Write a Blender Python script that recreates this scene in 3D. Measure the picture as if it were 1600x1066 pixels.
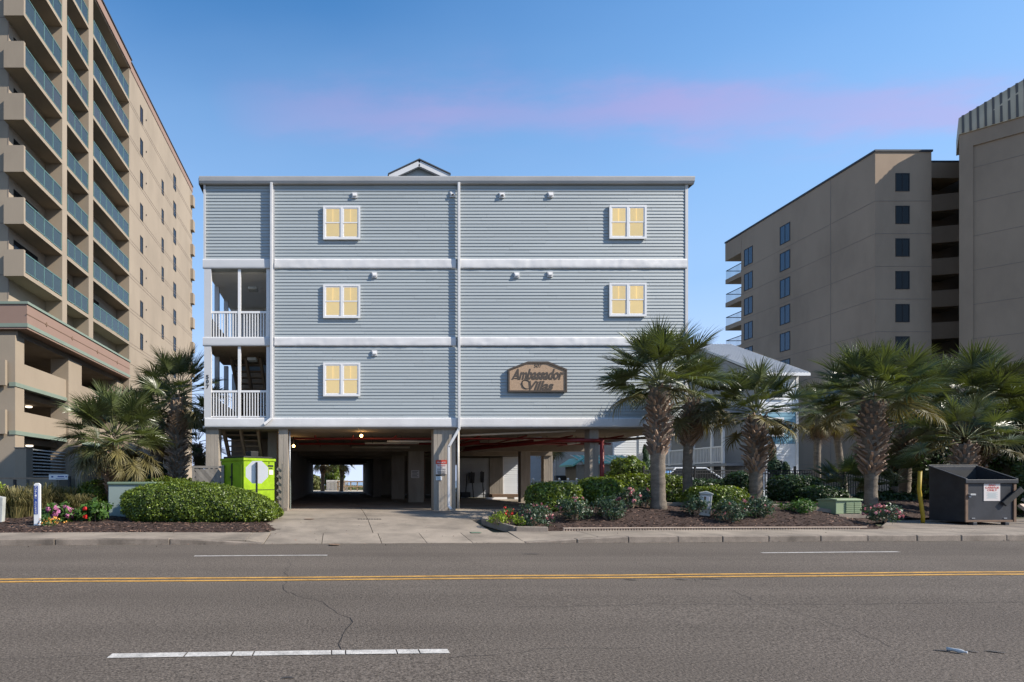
import bpy, math, random
import numpy as np
from mathutils import Vector, Matrix, noise

R = math.radians
rng = random.Random(7)
nr = np.random.default_rng(11)
for o in list(bpy.data.objects):
    bpy.data.objects.remove(o)
SC = bpy.context.scene
COL = SC.collection

# ------------------------------------------------------------------ camera, sky, sun, exposure
F = 900.0            # focal length in photo pixels
VX, VY = 528.0, 751.0
CH = 1.5             # camera height over the road
cd = bpy.data.cameras.new('camera')
cam = bpy.data.objects.new('camera', cd)
COL.objects.link(cam)
cam.location = (0, 0, CH)
cam.rotation_euler = (R(90), 0, 0)
cd.sensor_width = 36
cd.lens = F / 1600 * 36
cd.shift_x = (800 - VX) / 1600
cd.shift_y = (VY - 533) / 1600
cd.clip_start = .1
cd.clip_end = 6000
SC.camera = cam

SUN_AZ, SUN_EL = 22.0, 37.0      # azimuth in front of the facade plane, from +X towards the viewer
world = bpy.data.worlds.new('World')
SC.world = world
world.use_nodes = True
wn, wl = world.node_tree.nodes, world.node_tree.links
wn.clear()
wo = wn.new('ShaderNodeOutputWorld')
bg = wn.new('ShaderNodeBackground')
bg.inputs[1].default_value = 0.125
sky = wn.new('ShaderNodeTexSky')
sky.sky_type = 'NISHITA'
sky.sun_disc = False
sky.sun_elevation = R(SUN_EL)
sky.sun_rotation = R(90 + SUN_AZ)
sky.air_density = 1.15
sky.dust_density = .25
sky.ozone_density = 2.6
# a thin rose-tinted cloud streak lying in a flat layer high over the place
tc = wn.new('ShaderNodeTexCoord')
sep = wn.new('ShaderNodeSeparateXYZ')
wl.new(tc.outputs['Generated'], sep.inputs[0])
def wmath(op, a, b=None, c=None):
    n = wn.new('ShaderNodeMath'); n.operation = op
    for i, x in enumerate((a, b, c)):
        if x is None: continue
        if isinstance(x, (int, float)): n.inputs[i].default_value = x
        else: wl.new(x, n.inputs[i])
    return n.outputs[0]
zc = wmath('MAXIMUM', sep.outputs[2], .03)
px_ = wmath('DIVIDE', sep.outputs[0], zc)
py_ = wmath('DIVIDE', sep.outputs[1], zc)
cmb = wn.new('ShaderNodeCombineXYZ')
wl.new(px_, cmb.inputs[0]); wl.new(py_, cmb.inputs[1])
def wnoise(sx, sy, scale, detail=5, rough=.55, off=0):
    mp = wn.new('ShaderNodeMapping'); mp.inputs['Scale'].default_value = (sx, sy, 1)
    mp.inputs['Location'].default_value = (off, off * .7, 0)
    wl.new(cmb.outputs[0], mp.inputs[0])
    nz = wn.new('ShaderNodeTexNoise'); nz.inputs['Scale'].default_value = scale
    nz.inputs['Detail'].default_value = detail; nz.inputs['Roughness'].default_value = rough
    wl.new(mp.outputs[0], nz.inputs[0])
    return nz.outputs[0]
n1 = wnoise(.9, 1.6, 1.7, 6, .6, 3.1)
n2 = wnoise(.45, .5, 1.0, 3, .5, 8.3)
wob = wmath('MULTIPLY_ADD', n1, .5, -.25)
ln = wmath('ADD', wmath('SUBTRACT', py_, 1.57), wob)
ln = wmath('DIVIDE', ln, .105)
ln = wmath('MULTIPLY', ln, ln)
band = wmath('POWER', 2.718, wmath('MULTIPLY', ln, -1.0))
soft = wmath('MULTIPLY_ADD', n2, 1.9, -.42)
soft.node.use_clamp = True
cl = wmath('MULTIPLY', band, wmath('MULTIPLY_ADD', soft, .92, .08))
end = wmath('MULTIPLY_ADD', px_, 1.6, .55)      # the streak thins out towards its western end
end.node.use_clamp = True
cl = wmath('MULTIPLY', cl, end)
# thin milky haze patches, everywhere
n3 = wnoise(.5, .8, .9, 4, .55, 1.7)
hz = wmath('MULTIPLY_ADD', n3, 1.6, -.65)
hz.node.use_clamp = True
hue = wn.new('ShaderNodeHueSaturation'); hue.inputs['Saturation'].default_value = 1.32
hue.inputs['Value'].default_value = 1.0
wl.new(sky.outputs[0], hue.inputs['Color'])
mx0 = wn.new('ShaderNodeMixRGB'); mx0.inputs[2].default_value = (2.6, 3.5, 5.0, 1)
wl.new(wmath('MULTIPLY', hz, .35), mx0.inputs[0]); wl.new(hue.outputs[0], mx0.inputs[1])
mxh = wn.new('ShaderNodeMixRGB'); mxh.inputs[2].default_value = (1.9, 3.05, 4.9, 1)      # paler air lower down
pale = wmath('MULTIPLY_ADD', sep.outputs[2], -2.9, 1.88); pale.node.use_clamp = True
wl.new(wmath('MULTIPLY', pale, .85), mxh.inputs[0]); wl.new(mx0.outputs[0], mxh.inputs[1])
mx1 = wn.new('ShaderNodeMixRGB'); mx1.inputs[2].default_value = (3.4, 1.95, 3.5, 1)
wl.new(wmath('MULTIPLY', cl, 1.1), mx1.inputs[0]); wl.new(mxh.outputs[0], mx1.inputs[1])
# blue-grey sea haze along the whole horizon
mx2 = wn.new('ShaderNodeMixRGB'); mx2.inputs[2].default_value = (3.8, 4.4, 6.0, 1)
low = wmath('MULTIPLY_ADD', sep.outputs[2], -3.4, .97); low.node.use_clamp = True
wl.new(low, mx2.inputs[0]); wl.new(mx1.outputs[0], mx2.inputs[1])
wl.new(mx2.outputs[0], bg.inputs[0]); wl.new(bg.outputs[0], wo.inputs[0])

sd = bpy.data.lights.new('sun', 'SUN')
sd.energy = 4.5
sd.angle = R(.5)
sd.color = (1, .93, .82)
sun = bpy.data.objects.new('sun', sd)
COL.objects.link(sun)
ca, ce = math.cos(R(SUN_AZ)), math.cos(R(SUN_EL))
sdir = Vector((ca * ce, -math.sin(R(SUN_AZ)) * ce, math.sin(R(SUN_EL))))
sun.rotation_euler = sdir.to_track_quat('Z', 'Y').to_euler()
sun.location = (30, -20, 40)
vs = SC.view_settings
vs.view_transform = 'Standard'
vs.look = 'None'
vs.gamma = 1
vs.use_curve_mapping = False
vs.exposure = .72
SC.render.engine = 'CYCLES'
try:
    SC.cycles.max_bounces = 8
    SC.cycles.diffuse_bounces = 6
    SC.cycles.transparent_max_bounces = 12
    SC.cycles.use_denoising = True
except Exception:
    pass

# ------------------------------------------------------------------ helpers
def P(x, y, Y):
    """world point seen at photo pixel (x, y) at depth Y"""
    return Vector(((x - VX) / F * Y, Y, CH + (VY - y) / F * Y))

WL = {}
def wloc(o):
    return WL.get(o.name, Vector((0, 0, 0))) if o else Vector((0, 0, 0))

def thing(name, label, cat, loc=(0, 0, 0), group=None, rz=0, kind=None):
    o = bpy.data.objects.new(name, None)
    COL.objects.link(o)
    o.empty_display_size = .2
    o.location = loc
    o.rotation_euler = (0, 0, rz)
    o['label'] = label
    o['category'] = cat
    if group: o['group'] = group
    if kind: o['kind'] = kind
    WL[o.name] = Vector(loc)
    return o

def tag(o, label, cat, group=None, kind=None):
    o['label'] = label
    o['category'] = cat
    if group: o['group'] = group
    if kind: o['kind'] = kind
    return o

def put(mesh, name, parent=None, loc=(0, 0, 0), rot=None, mtx=None, local=False):
    """link mesh as an object at world loc (or local to its parent)"""
    o = bpy.data.objects.new(name, mesh)
    COL.objects.link(o)
    WL[o.name] = Vector(loc)
    if parent:
        o.parent = parent
    off = Vector((0, 0, 0)) if local or not parent else wloc(parent)
    if mtx is not None:
        m = mtx.copy(); m.translation = m.translation - off
        o.matrix_local = m
    else:
        o.location = Vector(loc) - off
        if rot: o.rotation_euler = rot
    return o

class MB:
    def __init__(s):
        s.v, s.f, s.m = [], [], []
        s.mi = 0
    def add(s, vs, fs):
        b = len(s.v)
        s.v += [tuple(p) for p in vs]
        for f in fs:
            s.f.append([i + b for i in f]); s.m.append(s.mi)
        return s
    def box(s, x0, y0, z0, x1, y1, z1):
        if x0 > x1: x0, x1 = x1, x0
        if y0 > y1: y0, y1 = y1, y0
        if z0 > z1: z0, z1 = z1, z0
        return s.add([(x0, y0, z0), (x1, y0, z0), (x1, y1, z0), (x0, y1, z0), (x0, y0, z1), (x1, y0, z1), (x1, y1, z1), (x0, y1, z1)],
                     [(3, 2, 1, 0), (4, 5, 6, 7), (0, 1, 5, 4), (1, 2, 6, 5), (2, 3, 7, 6), (3, 0, 4, 7)])
    def bar(s, a, b, w, h, up=(0, 0, 1)):
        """box beam from a to b, width w (sideways), height h (along up)"""
        a, b = Vector(a), Vector(b)
        d = (b - a).normalized()
        sd_ = d.cross(Vector(up))
        if sd_.length < 1e-4: sd_ = d.cross(Vector((1, 0, 0)))
        sd_.normalize()
        u = sd_.cross(d).normalized()
        q = []
        for p in (a, b):
            for i, j in ((-1, -1), (1, -1), (1, 1), (-1, 1)):
                q.append(p + sd_ * (i * w / 2) + u * (j * h / 2))
        return s.add(q, [(3, 2, 1, 0), (4, 5, 6, 7), (0, 1, 5, 4), (1, 2, 6, 5), (2, 3, 7, 6), (3, 0, 4, 7)])
    def quad(s, a, b, c, d):
        return s.add([a, b, c, d], [(0, 1, 2, 3)])
    def prism(s, pts, d):
        """polygon pts extruded by vector d"""
        n = len(pts); d = Vector(d)
        q = [Vector(p) for p in pts] + [Vector(p) + d for p in pts]
        return s.add(q, [tuple(range(n - 1, -1, -1)), tuple(range(n, 2 * n))] + [(i, (i + 1) % n, (i + 1) % n + n, i + n) for i in range(n)])
    def tube(s, pts, r, n=8, cap=True):
        pts = [Vector(p) for p in pts]
        rs = r if isinstance(r, (list, tuple)) else [r] * len(pts)
        b = []
        up = Vector((0, 0, 1))
        rows = []
        for i, p in enumerate(pts):
            d = (pts[min(i + 1, len(pts) - 1)] - pts[max(i - 1, 0)]).normalized()
            x = d.cross(up if abs(d.z) < .95 else Vector((0, 1, 0))).normalized()
            y = x.cross(d).normalized()
            rows.append([p + (x * math.cos(t) + y * math.sin(t)) * rs[i] for t in [2 * math.pi * k / n for k in range(n)]])
        q = [p for r_ in rows for p in r_]
        fs = []
        for i in range(len(pts) - 1):
            for k in range(n):
                fs.append((i * n + k, i * n + (k + 1) % n, (i + 1) * n + (k + 1) % n, (i + 1) * n + k))
        if cap:
            fs.append(tuple(range(n - 1, -1, -1)))
            fs.append(tuple(range((len(pts) - 1) * n, len(pts) * n)))
        return s.add(q, fs)
    def mesh(s, name, mats, off=(0, 0, 0), smooth=False):
        me = bpy.data.meshes.new(name)
        ox, oy, oz = off
        me.from_pydata([(x - ox, y - oy, z - oz) for x, y, z in s.v], [], s.f)
        mats = mats if isinstance(mats, (list, tuple)) else [mats]
        for m in mats: me.materials.append(m)
        if len(mats) > 1: me.polygons.foreach_set('material_index', s.m)
        if smooth: me.polygons.foreach_set('use_smooth', [True] * len(s.f))
        me.update()
        return me
    def build(s, name, mats, parent=None, smooth=False, bevel=0, local=False):
        off = (0, 0, 0) if local or not parent else wloc(parent)
        o = bpy.data.objects.new(name, s.mesh(name, mats, off, smooth))
        COL.objects.link(o)
        if parent: o.parent = parent
        WL[o.name] = Vector(off)
        if bevel:
            b = o.modifiers.new('bevel', 'BEVEL'); b.width = bevel; b.segments = 2; b.limit_method = 'ANGLE'
        return o

def quads_mesh(name, V, mat, nper=4, smooth=False):
    """V: (n, nper, 3) array of separate faces"""
    n = V.shape[0]
    me = bpy.data.meshes.new(name)
    me.vertices.add(n * nper)
    me.vertices.foreach_set('co', V.reshape(-1).astype(np.float32))
    me.loops.add(n * nper)
    me.loops.foreach_set('vertex_index', np.arange(n * nper, dtype=np.int32))
    me.polygons.add(n)
    me.polygons.foreach_set('loop_start', np.arange(0, n * nper, nper, dtype=np.int32))
    me.polygons.foreach_set('loop_total', np.full(n, nper, dtype=np.int32))
    for m in (mat if isinstance(mat, (list, tuple)) else [mat]): me.materials.append(m)
    me.update(calc_edges=True)
    me.validate()
    return me

# ------------------------------------------------------------------ materials
def mat(name, col,  rough=.75, var=.12, scale=3.0, bump=0.0, bscale=40.0, metal=0.0, island=0.0, obj=0.0, stain=0.0, sscale=.6,
        stretch=(1, 1, 1), spec=.4, trans=0.0, tcol=None, emit=None, fine=0.0, fscale=200.0, col2=None, alpha=None, bdist=.02, streak=0.0):
    m = bpy.data.materials.new(name)
    m.use_nodes = True
    N, L = m.node_tree.nodes, m.node_tree.links
    bs = N['Principled BSDF']; out = N['Material Output']
    bs.inputs['Roughness'].default_value = rough
    bs.inputs['Metallic'].default_value = metal
    bs.inputs['Specular IOR Level'].default_value = spec
    g = N.new('ShaderNodeNewGeometry')
    mp = N.new('ShaderNodeMapping'); mp.inputs['Scale'].default_value = stretch
    L.new(g.outputs['Position'], mp.inputs[0])
    def noise_(sc, det=5, ro=.6):
        n = N.new('ShaderNodeTexNoise'); n.inputs['Scale'].default_value = sc
        n.inputs['Detail'].default_value = det; n.inputs['Roughness'].default_value = ro
        L.new(mp.outputs[0], n.inputs[0]); return n.outputs[0]
    def M(op, a, b=None, c=None, clamp=False):
        n = N.new('ShaderNodeMath'); n.operation = op; n.use_clamp = clamp
        for i, x in enumerate((a, b, c)):
            if x is None: continue
            if isinstance(x, (int, float)): n.inputs[i].default_value = x
            else: L.new(x, n.inputs[i])
        return n.outputs[0]
    f = M('MULTIPLY_ADD', noise_(scale), 2 * var * 1.6, 1 - var * 1.6)
    if fine: f = M('MULTIPLY', f, M('MULTIPLY_ADD', noise_(fscale, 2), 2 * fine * 1.6, 1 - fine * 1.6))
    if streak:
        m2 = N.new('ShaderNodeMapping'); m2.inputs['Rotation'].default_value = (0, 0, -.045); m2.inputs['Scale'].default_value = (.025, .75, 1)
        L.new(g.outputs['Position'], m2.inputs[0])
        n_ = N.new('ShaderNodeTexNoise'); n_.inputs['Scale'].default_value = 1.0; n_.inputs['Detail'].default_value = 4; L.new(m2.outputs[0], n_.inputs[0])
        f = M('MULTIPLY', f, M('MULTIPLY_ADD', n_.outputs[0], 2 * streak, 1 - streak))
    if stain:
        s_ = M('MULTIPLY_ADD', noise_(sscale, 6, .65), 4.0, -1.7, True)
        f = M('MULTIPLY', f, M('MULTIPLY_ADD', s_, -stain, 1.0))
    if island:
        f = M('MULTIPLY', f, M('MULTIPLY_ADD', g.outputs['Random Per Island'], 2 * island, 1 - island))
    if obj:
        oi = N.new('ShaderNodeObjectInfo')
        f = M('MULTIPLY', f, M('MULTIPLY_ADD', oi.outputs['Random'], 2 * obj, 1 - obj))
    base = N.new('ShaderNodeRGB'); base.outputs[0].default_value = (*col, 1)
    src = base.outputs[0]
    if col2 is not None:
        mxx = N.new('ShaderNodeMixRGB'); mxx.inputs[1].default_value = (*col, 1); mxx.inputs[2].default_value = (*col2, 1)
        fac = g.outputs['Random Per Island'] if island else noise_(scale * .7, 4)
        if not island: fac = M('MULTIPLY_ADD', fac, 3.0, -1.0, True)
        L.new(fac, mxx.inputs[0]); src = mxx.outputs[0]
    vm = N.new('ShaderNodeVectorMath'); vm.operation = 'SCALE'
    L.new(src, vm.inputs[0]); L.new(f, vm.inputs['Scale'])
    L.new(vm.outputs[0], bs.inputs['Base Color'])
    if bump:
        b = N.new('ShaderNodeBump'); b.inputs['Strength'].default_value = bump; b.inputs['Distance'].default_value = bdist
        L.new(noise_(bscale, 4), b.inputs['Height']); L.new(b.outputs[0], bs.inputs['Normal'])
    if trans:
        t = N.new('ShaderNodeBsdfTranslucent'); mx = N.new('ShaderNodeMixShader'); mx.inputs[0].default_value = trans
        tc_ = N.new('ShaderNodeVectorMath'); tc_.operation = 'MULTIPLY'; tc_.inputs[1].default_value = tcol or (1.3, 1.5, .6)
        L.new(vm.outputs[0], tc_.inputs[0]); L.new(tc_.outputs[0], t.inputs[0])
        L.new(bs.outputs[0], mx.inputs[1]); L.new(t.outputs[0], mx.inputs[2]); L.new(mx.outputs[0], out.inputs[0])
    if emit:
        bs.inputs['Emission Color'].default_value = (*emit[0], 1); bs.inputs['Emission Strength'].default_value = emit[1]
    if alpha is not None:
        bs.inputs['Alpha'].default_value = alpha
    return m

def glass(name, tint, rough=.05, body=.6, ior=1.5):
    """architectural glass: a tinted, mostly dark pane that mirrors the sky"""
    m = bpy.data.materials.new(name); m.use_nodes = True
    N, L = m.node_tree.nodes, m.node_tree.links
    N.clear()
    out = N.new('ShaderNodeOutputMaterial'); gl = N.new('ShaderNodeBsdfGlossy'); gl.inputs['Roughness'].default_value = rough
    gl.inputs['Color'].default_value = (.9, .95, 1, 1)
    tr = N.new('ShaderNodeBsdfTransparent'); tr.inputs[0].default_value = (*tint, 1)
    df = N.new('ShaderNodeBsdfDiffuse'); df.inputs[0].default_value = (tint[0] * .35, tint[1] * .35, tint[2] * .35, 1)
    fr = N.new('ShaderNodeFresnel'); fr.inputs[0].default_value = ior
    m1 = N.new('ShaderNodeMixShader'); m1.inputs[0].default_value = body
    L.new(tr.outputs[0], m1.inputs[1]); L.new(df.outputs[0], m1.inputs[2])
    m2 = N.new('ShaderNodeMixShader'); L.new(fr.outputs[0], m2.inputs[0]); L.new(m1.outputs[0], m2.inputs[1]); L.new(gl.outputs[0], m2.inputs[2])
    L.new(m2.outputs[0], out.inputs[0])
    return m

M_ = {}
M_['asphalt'] = mat('asphalt', (.121, .101, .084), .93, .09, .35, 1.0, 60, spec=.12, fine=.85, fscale=42, streak=.38, stain=.10, sscale=.25, stretch=(1, 1, 1), bdist=.012)
M_['crack'] = mat('crack_filler', (.022, .02, .02), .95, .2)
M_['oil'] = mat('oil_stain', (.055, .05, .048), .9, .3, 8)
M_['white_paint'] = mat('road_paint_white', (.52, .49, .45), .85, .16, 5, .3, 90, fine=.4, fscale=45, stain=.45, sscale=5)
M_['yellow_paint'] = mat('road_paint_yellow', (.50, .27, .06), .85, .16, 5, .3, 90, fine=.4, fscale=45, stain=.4, sscale=3)
M_['concrete'] = mat('paving_concrete', (.275, .228, .180), .9, .15, 1.3, .25, 60, fine=.2, fscale=60, stain=.45, sscale=.7, obj=.05)
M_['kerb'] = mat('kerb_concrete', (.25, .205, .165), .9, .18, 2.0, .4, 50, fine=.2, fscale=50, stain=.5, sscale=1.3, obj=.06)
M_['soil'] = mat('soil', (.10, .08, .055), .95, .3, 1.5, .5, 20, col2=(.06, .075, .03))
M_['mulch'] = mat('mulch', (.040, .022, .016), .95, .35, 9, .9, 60, fine=.3, fscale=90)
M_['chip'] = mat('mulch_chip', (.038, .021, .015), .9, .1, island=.6, col2=(.17, .10, .07))
M_['siding'] = mat('blue_grey_siding', (.335, .365, .372), .5, .04, .8, .08, 30, island=.055, stretch=(.3, 1, 1), spec=.35)
M_['trim'] = mat('white_trim', (.64, .625, .615), .45, .05, 1.2, .05, 20, stain=.1, sscale=1.1)
M_['vinyl'] = mat('white_vinyl', (.72, .705, .69), .4, .03, 2)
M_['fascia'] = mat('grey_fascia', (.52, .515, .515), .5, .05, 1)
M_['gutter'] = mat('grey_gutter', (.44, .43, .42), .5, .06, 1.0, stain=.12)
M_['roof_dark'] = mat('dark_roofing', (.05, .055, .065), .8, .1)
M_['cond_conc'] = mat('formed_concrete', (.34, .29, .235), .9, .14, 2.2, .35, 26, stain=.3, sscale=1.4, stretch=(1, 1, .25))
M_['soffit'] = mat('soffit_concrete', (.26, .215, .17), .9, .1, 1.5, .2, 20, stain=.25, sscale=.7)
M_['dark_wall'] = mat('dark_block_wall', (.19, .16, .13), .9, .2, 1.2, .3, 14)
M_['wood_dark'] = mat('treated_lumber', (.27, .20, .14), .85, .25, 6, .3, 40, stretch=(1, 1, .2))
M_['wood_grey'] = mat('weathered_wood', (.22, .195, .165), .9, .22, 7, .3, 50, stretch=(1, 1, .2), obj=.2)
M_['red_pipe'] = mat('red_pipe_paint', (.19, .018, .015), .5, .2, 4)
M_['white_pipe'] = mat('pipe_white', (.55, .5, .43), .5, .15, 4)
M_['dark_metal'] = mat('dark_metal', (.02, .02, .022), .55, .15)
M_['sign_tan'] = mat('sandblasted_sign', (.42, .285, .185), .85, .12, 12, .5, 90)
M_['sign_brown'] = mat('sign_brown', (.065, .05, .04), .7, .1)
M_['black'] = mat('black_paint', (.015, .014, .014), .6, .1)
M_['blind'] = mat('window_blind', (.60, .52, .31), .8, .05, 3, emit=((1.0, .79, .44), .30), obj=.12)
M_['blind_light'] = mat('window_blind_seam', (.8, .65, .35), .8, .03, emit=((1.0, .74, .36), .42))
M_['pane'] = glass('clear_pane', (.95, .95, .92), .03, .0)
M_['bulb'] = mat('lit_bulb', (1, .8, .5), .5, 0, emit=((1, .55, .16), 14))
M_['lamp_lit'] = mat('lit_ceiling_lamp', (1, .95, .85), .5, 0, emit=((1, .86, .66), 1.3))
M_['stucco'] = mat('tan_stucco', (.305, .248, .186), .9, .07, .5, .15, 30, stain=.16, sscale=.22, stretch=(1, 1, .5))
M_['stucco_pink'] = mat('rose_stucco', (.25, .165, .13), .9, .06, .6, .15, 30)
M_['green_trim'] = mat('sage_green_trim', (.19, .235, .19), .7, .08, 1)
M_['teal_glass'] = glass('teal_balcony_glass', (.42, .56, .51), .05, .25)
M_['teal_metal'] = mat('teal_metal', (.09, .17, .16), .5, .1)
M_['dark_glass'] = glass('dark_window_glass', (.05, .055, .055), .03, .9, 1.22)
M_['sky_glass'] = glass('sky_tinted_glass', (.10, .22, .36), .02, .9)  # sky reflection of the side windows tinted into the pane colour
M_['tower_tan'] = mat('brown_tan_stucco', (.330, .240, .168), .92, .07, .35, .12, 25, stain=.2, sscale=.22, stretch=(1, 1, .4))
M_['tower_joint'] = mat('tower_joint', (.22, .175, .14), .9, .05)
M_['mansard'] = mat('mansard_tan', (.52, .41, .28), .7, .06, 1)
M_['mansard_rib'] = mat('mansard_rib', (.12, .095, .075), .6, .06, 1)
M_['town_shaded'] = mat('townhouse_shaded_siding', (.23, .24, .255), .7, .05, 1, island=.03)  # shade of the side walls put into the siding colour
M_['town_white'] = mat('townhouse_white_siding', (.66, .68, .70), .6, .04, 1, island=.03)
M_['store_white_shaded'] = mat('store_siding_shaded', (.36, .37, .38), .7, .08, 1, island=.04, stain=.15)  # white siding, darkened in its colour for the shade under the building
M_['town_blue'] = mat('townhouse_blue_siding', (.16, .33, .43), .6, .05, 1, island=.03)
M_['metal_roof'] = mat('pale_metal_roof', (.52, .52, .52), .5, .06, .8)
M_['green_roof'] = mat('green_metal_roof', (.12, .36, .31), .45, .08, 1)
M_['trunk'] = mat('palm_trunk', (.185, .15, .115), .9, .4, 5, 1.0, 24, stretch=(1, 1, 2.6), fine=.3, fscale=30, stain=.35, sscale=1.2)
M_['boots'] = mat('palm_leaf_bases', (.27, .185, .13), .85, .22, 8, .3, 60, island=.6)
M_['frond'] = mat('palm_frond_green', (.082, .100, .034), .36, .15, 3, island=.3, obj=.35, trans=.2, tcol=(1.5, 1.55, .6), spec=.6)
M_['frond_old'] = mat('palm_frond_yellowing', (.135, .115, .042), .55, .2, 3, island=.3, obj=.3, trans=.2, tcol=(1.4, 1.3, .6))
M_['frond_dead'] = mat('palm_frond_dead', (.17, .105, .055), .8, .2, 3, island=.35, obj=.25, trans=.12, tcol=(1.2, 1.0, .6))
M_['petiole'] = mat('palm_petiole', (.12, .13, .05), .6, .2)
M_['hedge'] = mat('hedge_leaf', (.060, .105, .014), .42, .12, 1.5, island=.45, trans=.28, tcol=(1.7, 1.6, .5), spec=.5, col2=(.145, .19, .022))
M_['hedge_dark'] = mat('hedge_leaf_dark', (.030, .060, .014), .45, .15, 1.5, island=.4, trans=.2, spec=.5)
M_['hedge_core'] = mat('hedge_twigs', (.03, .03, .015), .95, .3)
M_['rose_leaf'] = mat('rose_leaf', (.050, .085, .045), .45, .15, 2, island=.45, trans=.2, spec=.5)
M_['broad_leaf'] = mat('hydrangea_leaf', (.06, .12, .022), .45, .1, 2, island=.4, trans=.25)
M_['lime_leaf'] = mat('lime_leaf', (.20, .26, .02), .5, .1, 2, island=.3, trans=.25)
M_['grass_blade'] = mat('ornamental_grass', (.10, .105, .035), .6, .1, 2, island=.5, trans=.25, col2=(.20, .16, .07))
M_['pink'] = mat('pink_petals', (.55, .12, .17), .6, .1, island=.3, trans=.2, tcol=(1, 1, 1), col2=(.62, .30, .28))
M_['hyd_pink'] = mat('hydrangea_petals', (.52, .15, .27), .6, .1, island=.35, trans=.2, tcol=(1, 1, 1), col2=(.40, .15, .30))
M_['red_petal'] = mat('red_petals', (.50, .02, .015), .6, .1, island=.3)
M_['orange_petal'] = mat('orange_petals', (.60, .19, .04), .6, .1, island=.3, col2=(.6, .35, .05))
M_['juniper'] = mat('juniper_leaf', (.028, .062, .022), .6, .15, 3, island=.4)
M_['util_grey'] = mat('cabinet_green_grey', (.25, .30, .27), .5, .05, 1.5, stain=.1)
M_['util_dark'] = mat('cabinet_top_green', (.14, .19, .13), .5, .08, 1.5)
M_['util_green'] = mat('transformer_green', (.23, .29, .17), .5, .06, 2)
M_['pedestal'] = mat('pedestal_white', (.42, .43, .40), .5, .1, 6, stain=.3, sscale=4)
M_['lime'] = mat('lime_paint', (.27, .43, .010), .45, .08, 2, stain=.28, sscale=3)
M_['dump'] = mat('dumpster_grey', (.030, .031, .036), .5, .16, 3, .1, 30, stain=.35, sscale=2.2)
M_['dump_in'] = mat('dumpster_inside', (.03, .03, .03), .8, .3, 4)
M_['rust'] = mat('rust', (.16, .10, .065), .8, .3, 8)
M_['sign_white'] = mat('sign_white', (.70, .70, .70), .5, .04, 4)
M_['sign_pale'] = mat('sign_pale_pink', (.60, .55, .52), .5, .05, 4)
M_['sign_red'] = mat('sign_red', (.50, .045, .02), .5, .05)
M_['sign_teal'] = mat('sign_print_teal', (.25, .38, .40), .5, .05)
M_['sign_back'] = mat('aluminium_back', (.74, .73, .72), .5, .05, 3, stain=.08, sscale=3)
M_['galv'] = mat('galvanised_steel', (.35, .36, .37), .45, .12, 5, metal=.7)
M_['blue_sign'] = mat('blue_sign', (.02, .055, .24), .45, .06)
M_['yellow_metal'] = mat('yellow_bollard_paint', (.36, .24, .012), .6, .15, 6, stain=.3, sscale=5)
M_['edging'] = mat('clay_edging', (.42, .33, .26), .85, .15, 5)
M_['car_white'] = mat('car_paint_white', (.62, .63, .65), .25, .01, spec=.6)
M_['tyre'] = mat('tyre_rubber', (.02, .02, .02), .8, .1)
M_['plastic'] = mat('bottle_plastic', (.42, .43, .42), .2, .1, spec=.7)
M_['sand'] = mat('sand', (.52, .45, .35), .95, .1, .3, .3, 10)
M_['sea'] = mat('sea', (.10, .16, .2), .25, .15, .1, .3, 1)
M_['dune'] = mat('dune_plants', (.10, .13, .045), .7, .2, 2, island=.4, trans=.2, col2=(.17, .16, .06))
# ------------------------------------------------------------------ ground, road, pavement
RA = .045                                  # the road runs at a slight angle to the buildings
def road(X, Yr, z=0.0):                    # road frame -> world
    return Vector((X, Yr + RA * X, z))
def lerp_tab(x, tab):
    if x <= tab[0][0]: return tab[0][1]
    for (a, u), (b, w) in zip(tab, tab[1:]):
        if x <= b: return u + (w - u) * (x - a) / (b - a)
    return tab[-1][1]
DRV = [(13.6, .015), (14.9, .12), (18, .33), (21.4, .38), (200, .38)]
def HD(X, Y): return lerp_tab(Y - RA * X, DRV)
def smooth01(t):
    t = max(0., min(1., t)); return t * t * (3 - 2 * t)

KY = 13.62                                  # front of the far kerb in road frame
gt = [(-600, -.06), (.6, -.06), (KY + .05, -.06), (KY + .5, -.05), (15.0, .05), (19, .26), (24, .31), (70, .31), (96, .30), (104, -.9), (3000, -1.2)]
m = MB()
xs = [-2500, -400, -120, -60, -30, -15, 0, 15, 30, 60, 120, 400, 2500]
for yr, z in gt:
    for x in xs: m.v.append((x, yr + RA * x if abs(x) < 100 and yr < 60 else yr, z))
n = len(xs)
for i in range(len(gt) - 1):
    for j in range(n - 1):
        m.f.append([i * n + j, i * n + j + 1, (i + 1) * n + j + 1, (i + 1) * n + j]); m.m.append(0)
tag(m.build('ground', M_['soil']), 'dark earth around and behind the buildings', 'ground', kind='structure')
m = MB(); m.quad((-2600, 98, -.45), (2600, 98, -.45), (2600, 5000, -.45), (-2600, 5000, -.45))
tag(m.build('sea', M_['sea']), 'distant sea seen through the open parking level', 'sea', kind='structure')
m = MB(); m.quad((-60, 60, .345), (80, 60, .345), (80, 100, .2), (-60, 100, .2))
tag(m.build('beach', M_['sand']), 'pale sand behind the blue-grey building', 'beach', kind='structure')

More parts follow.
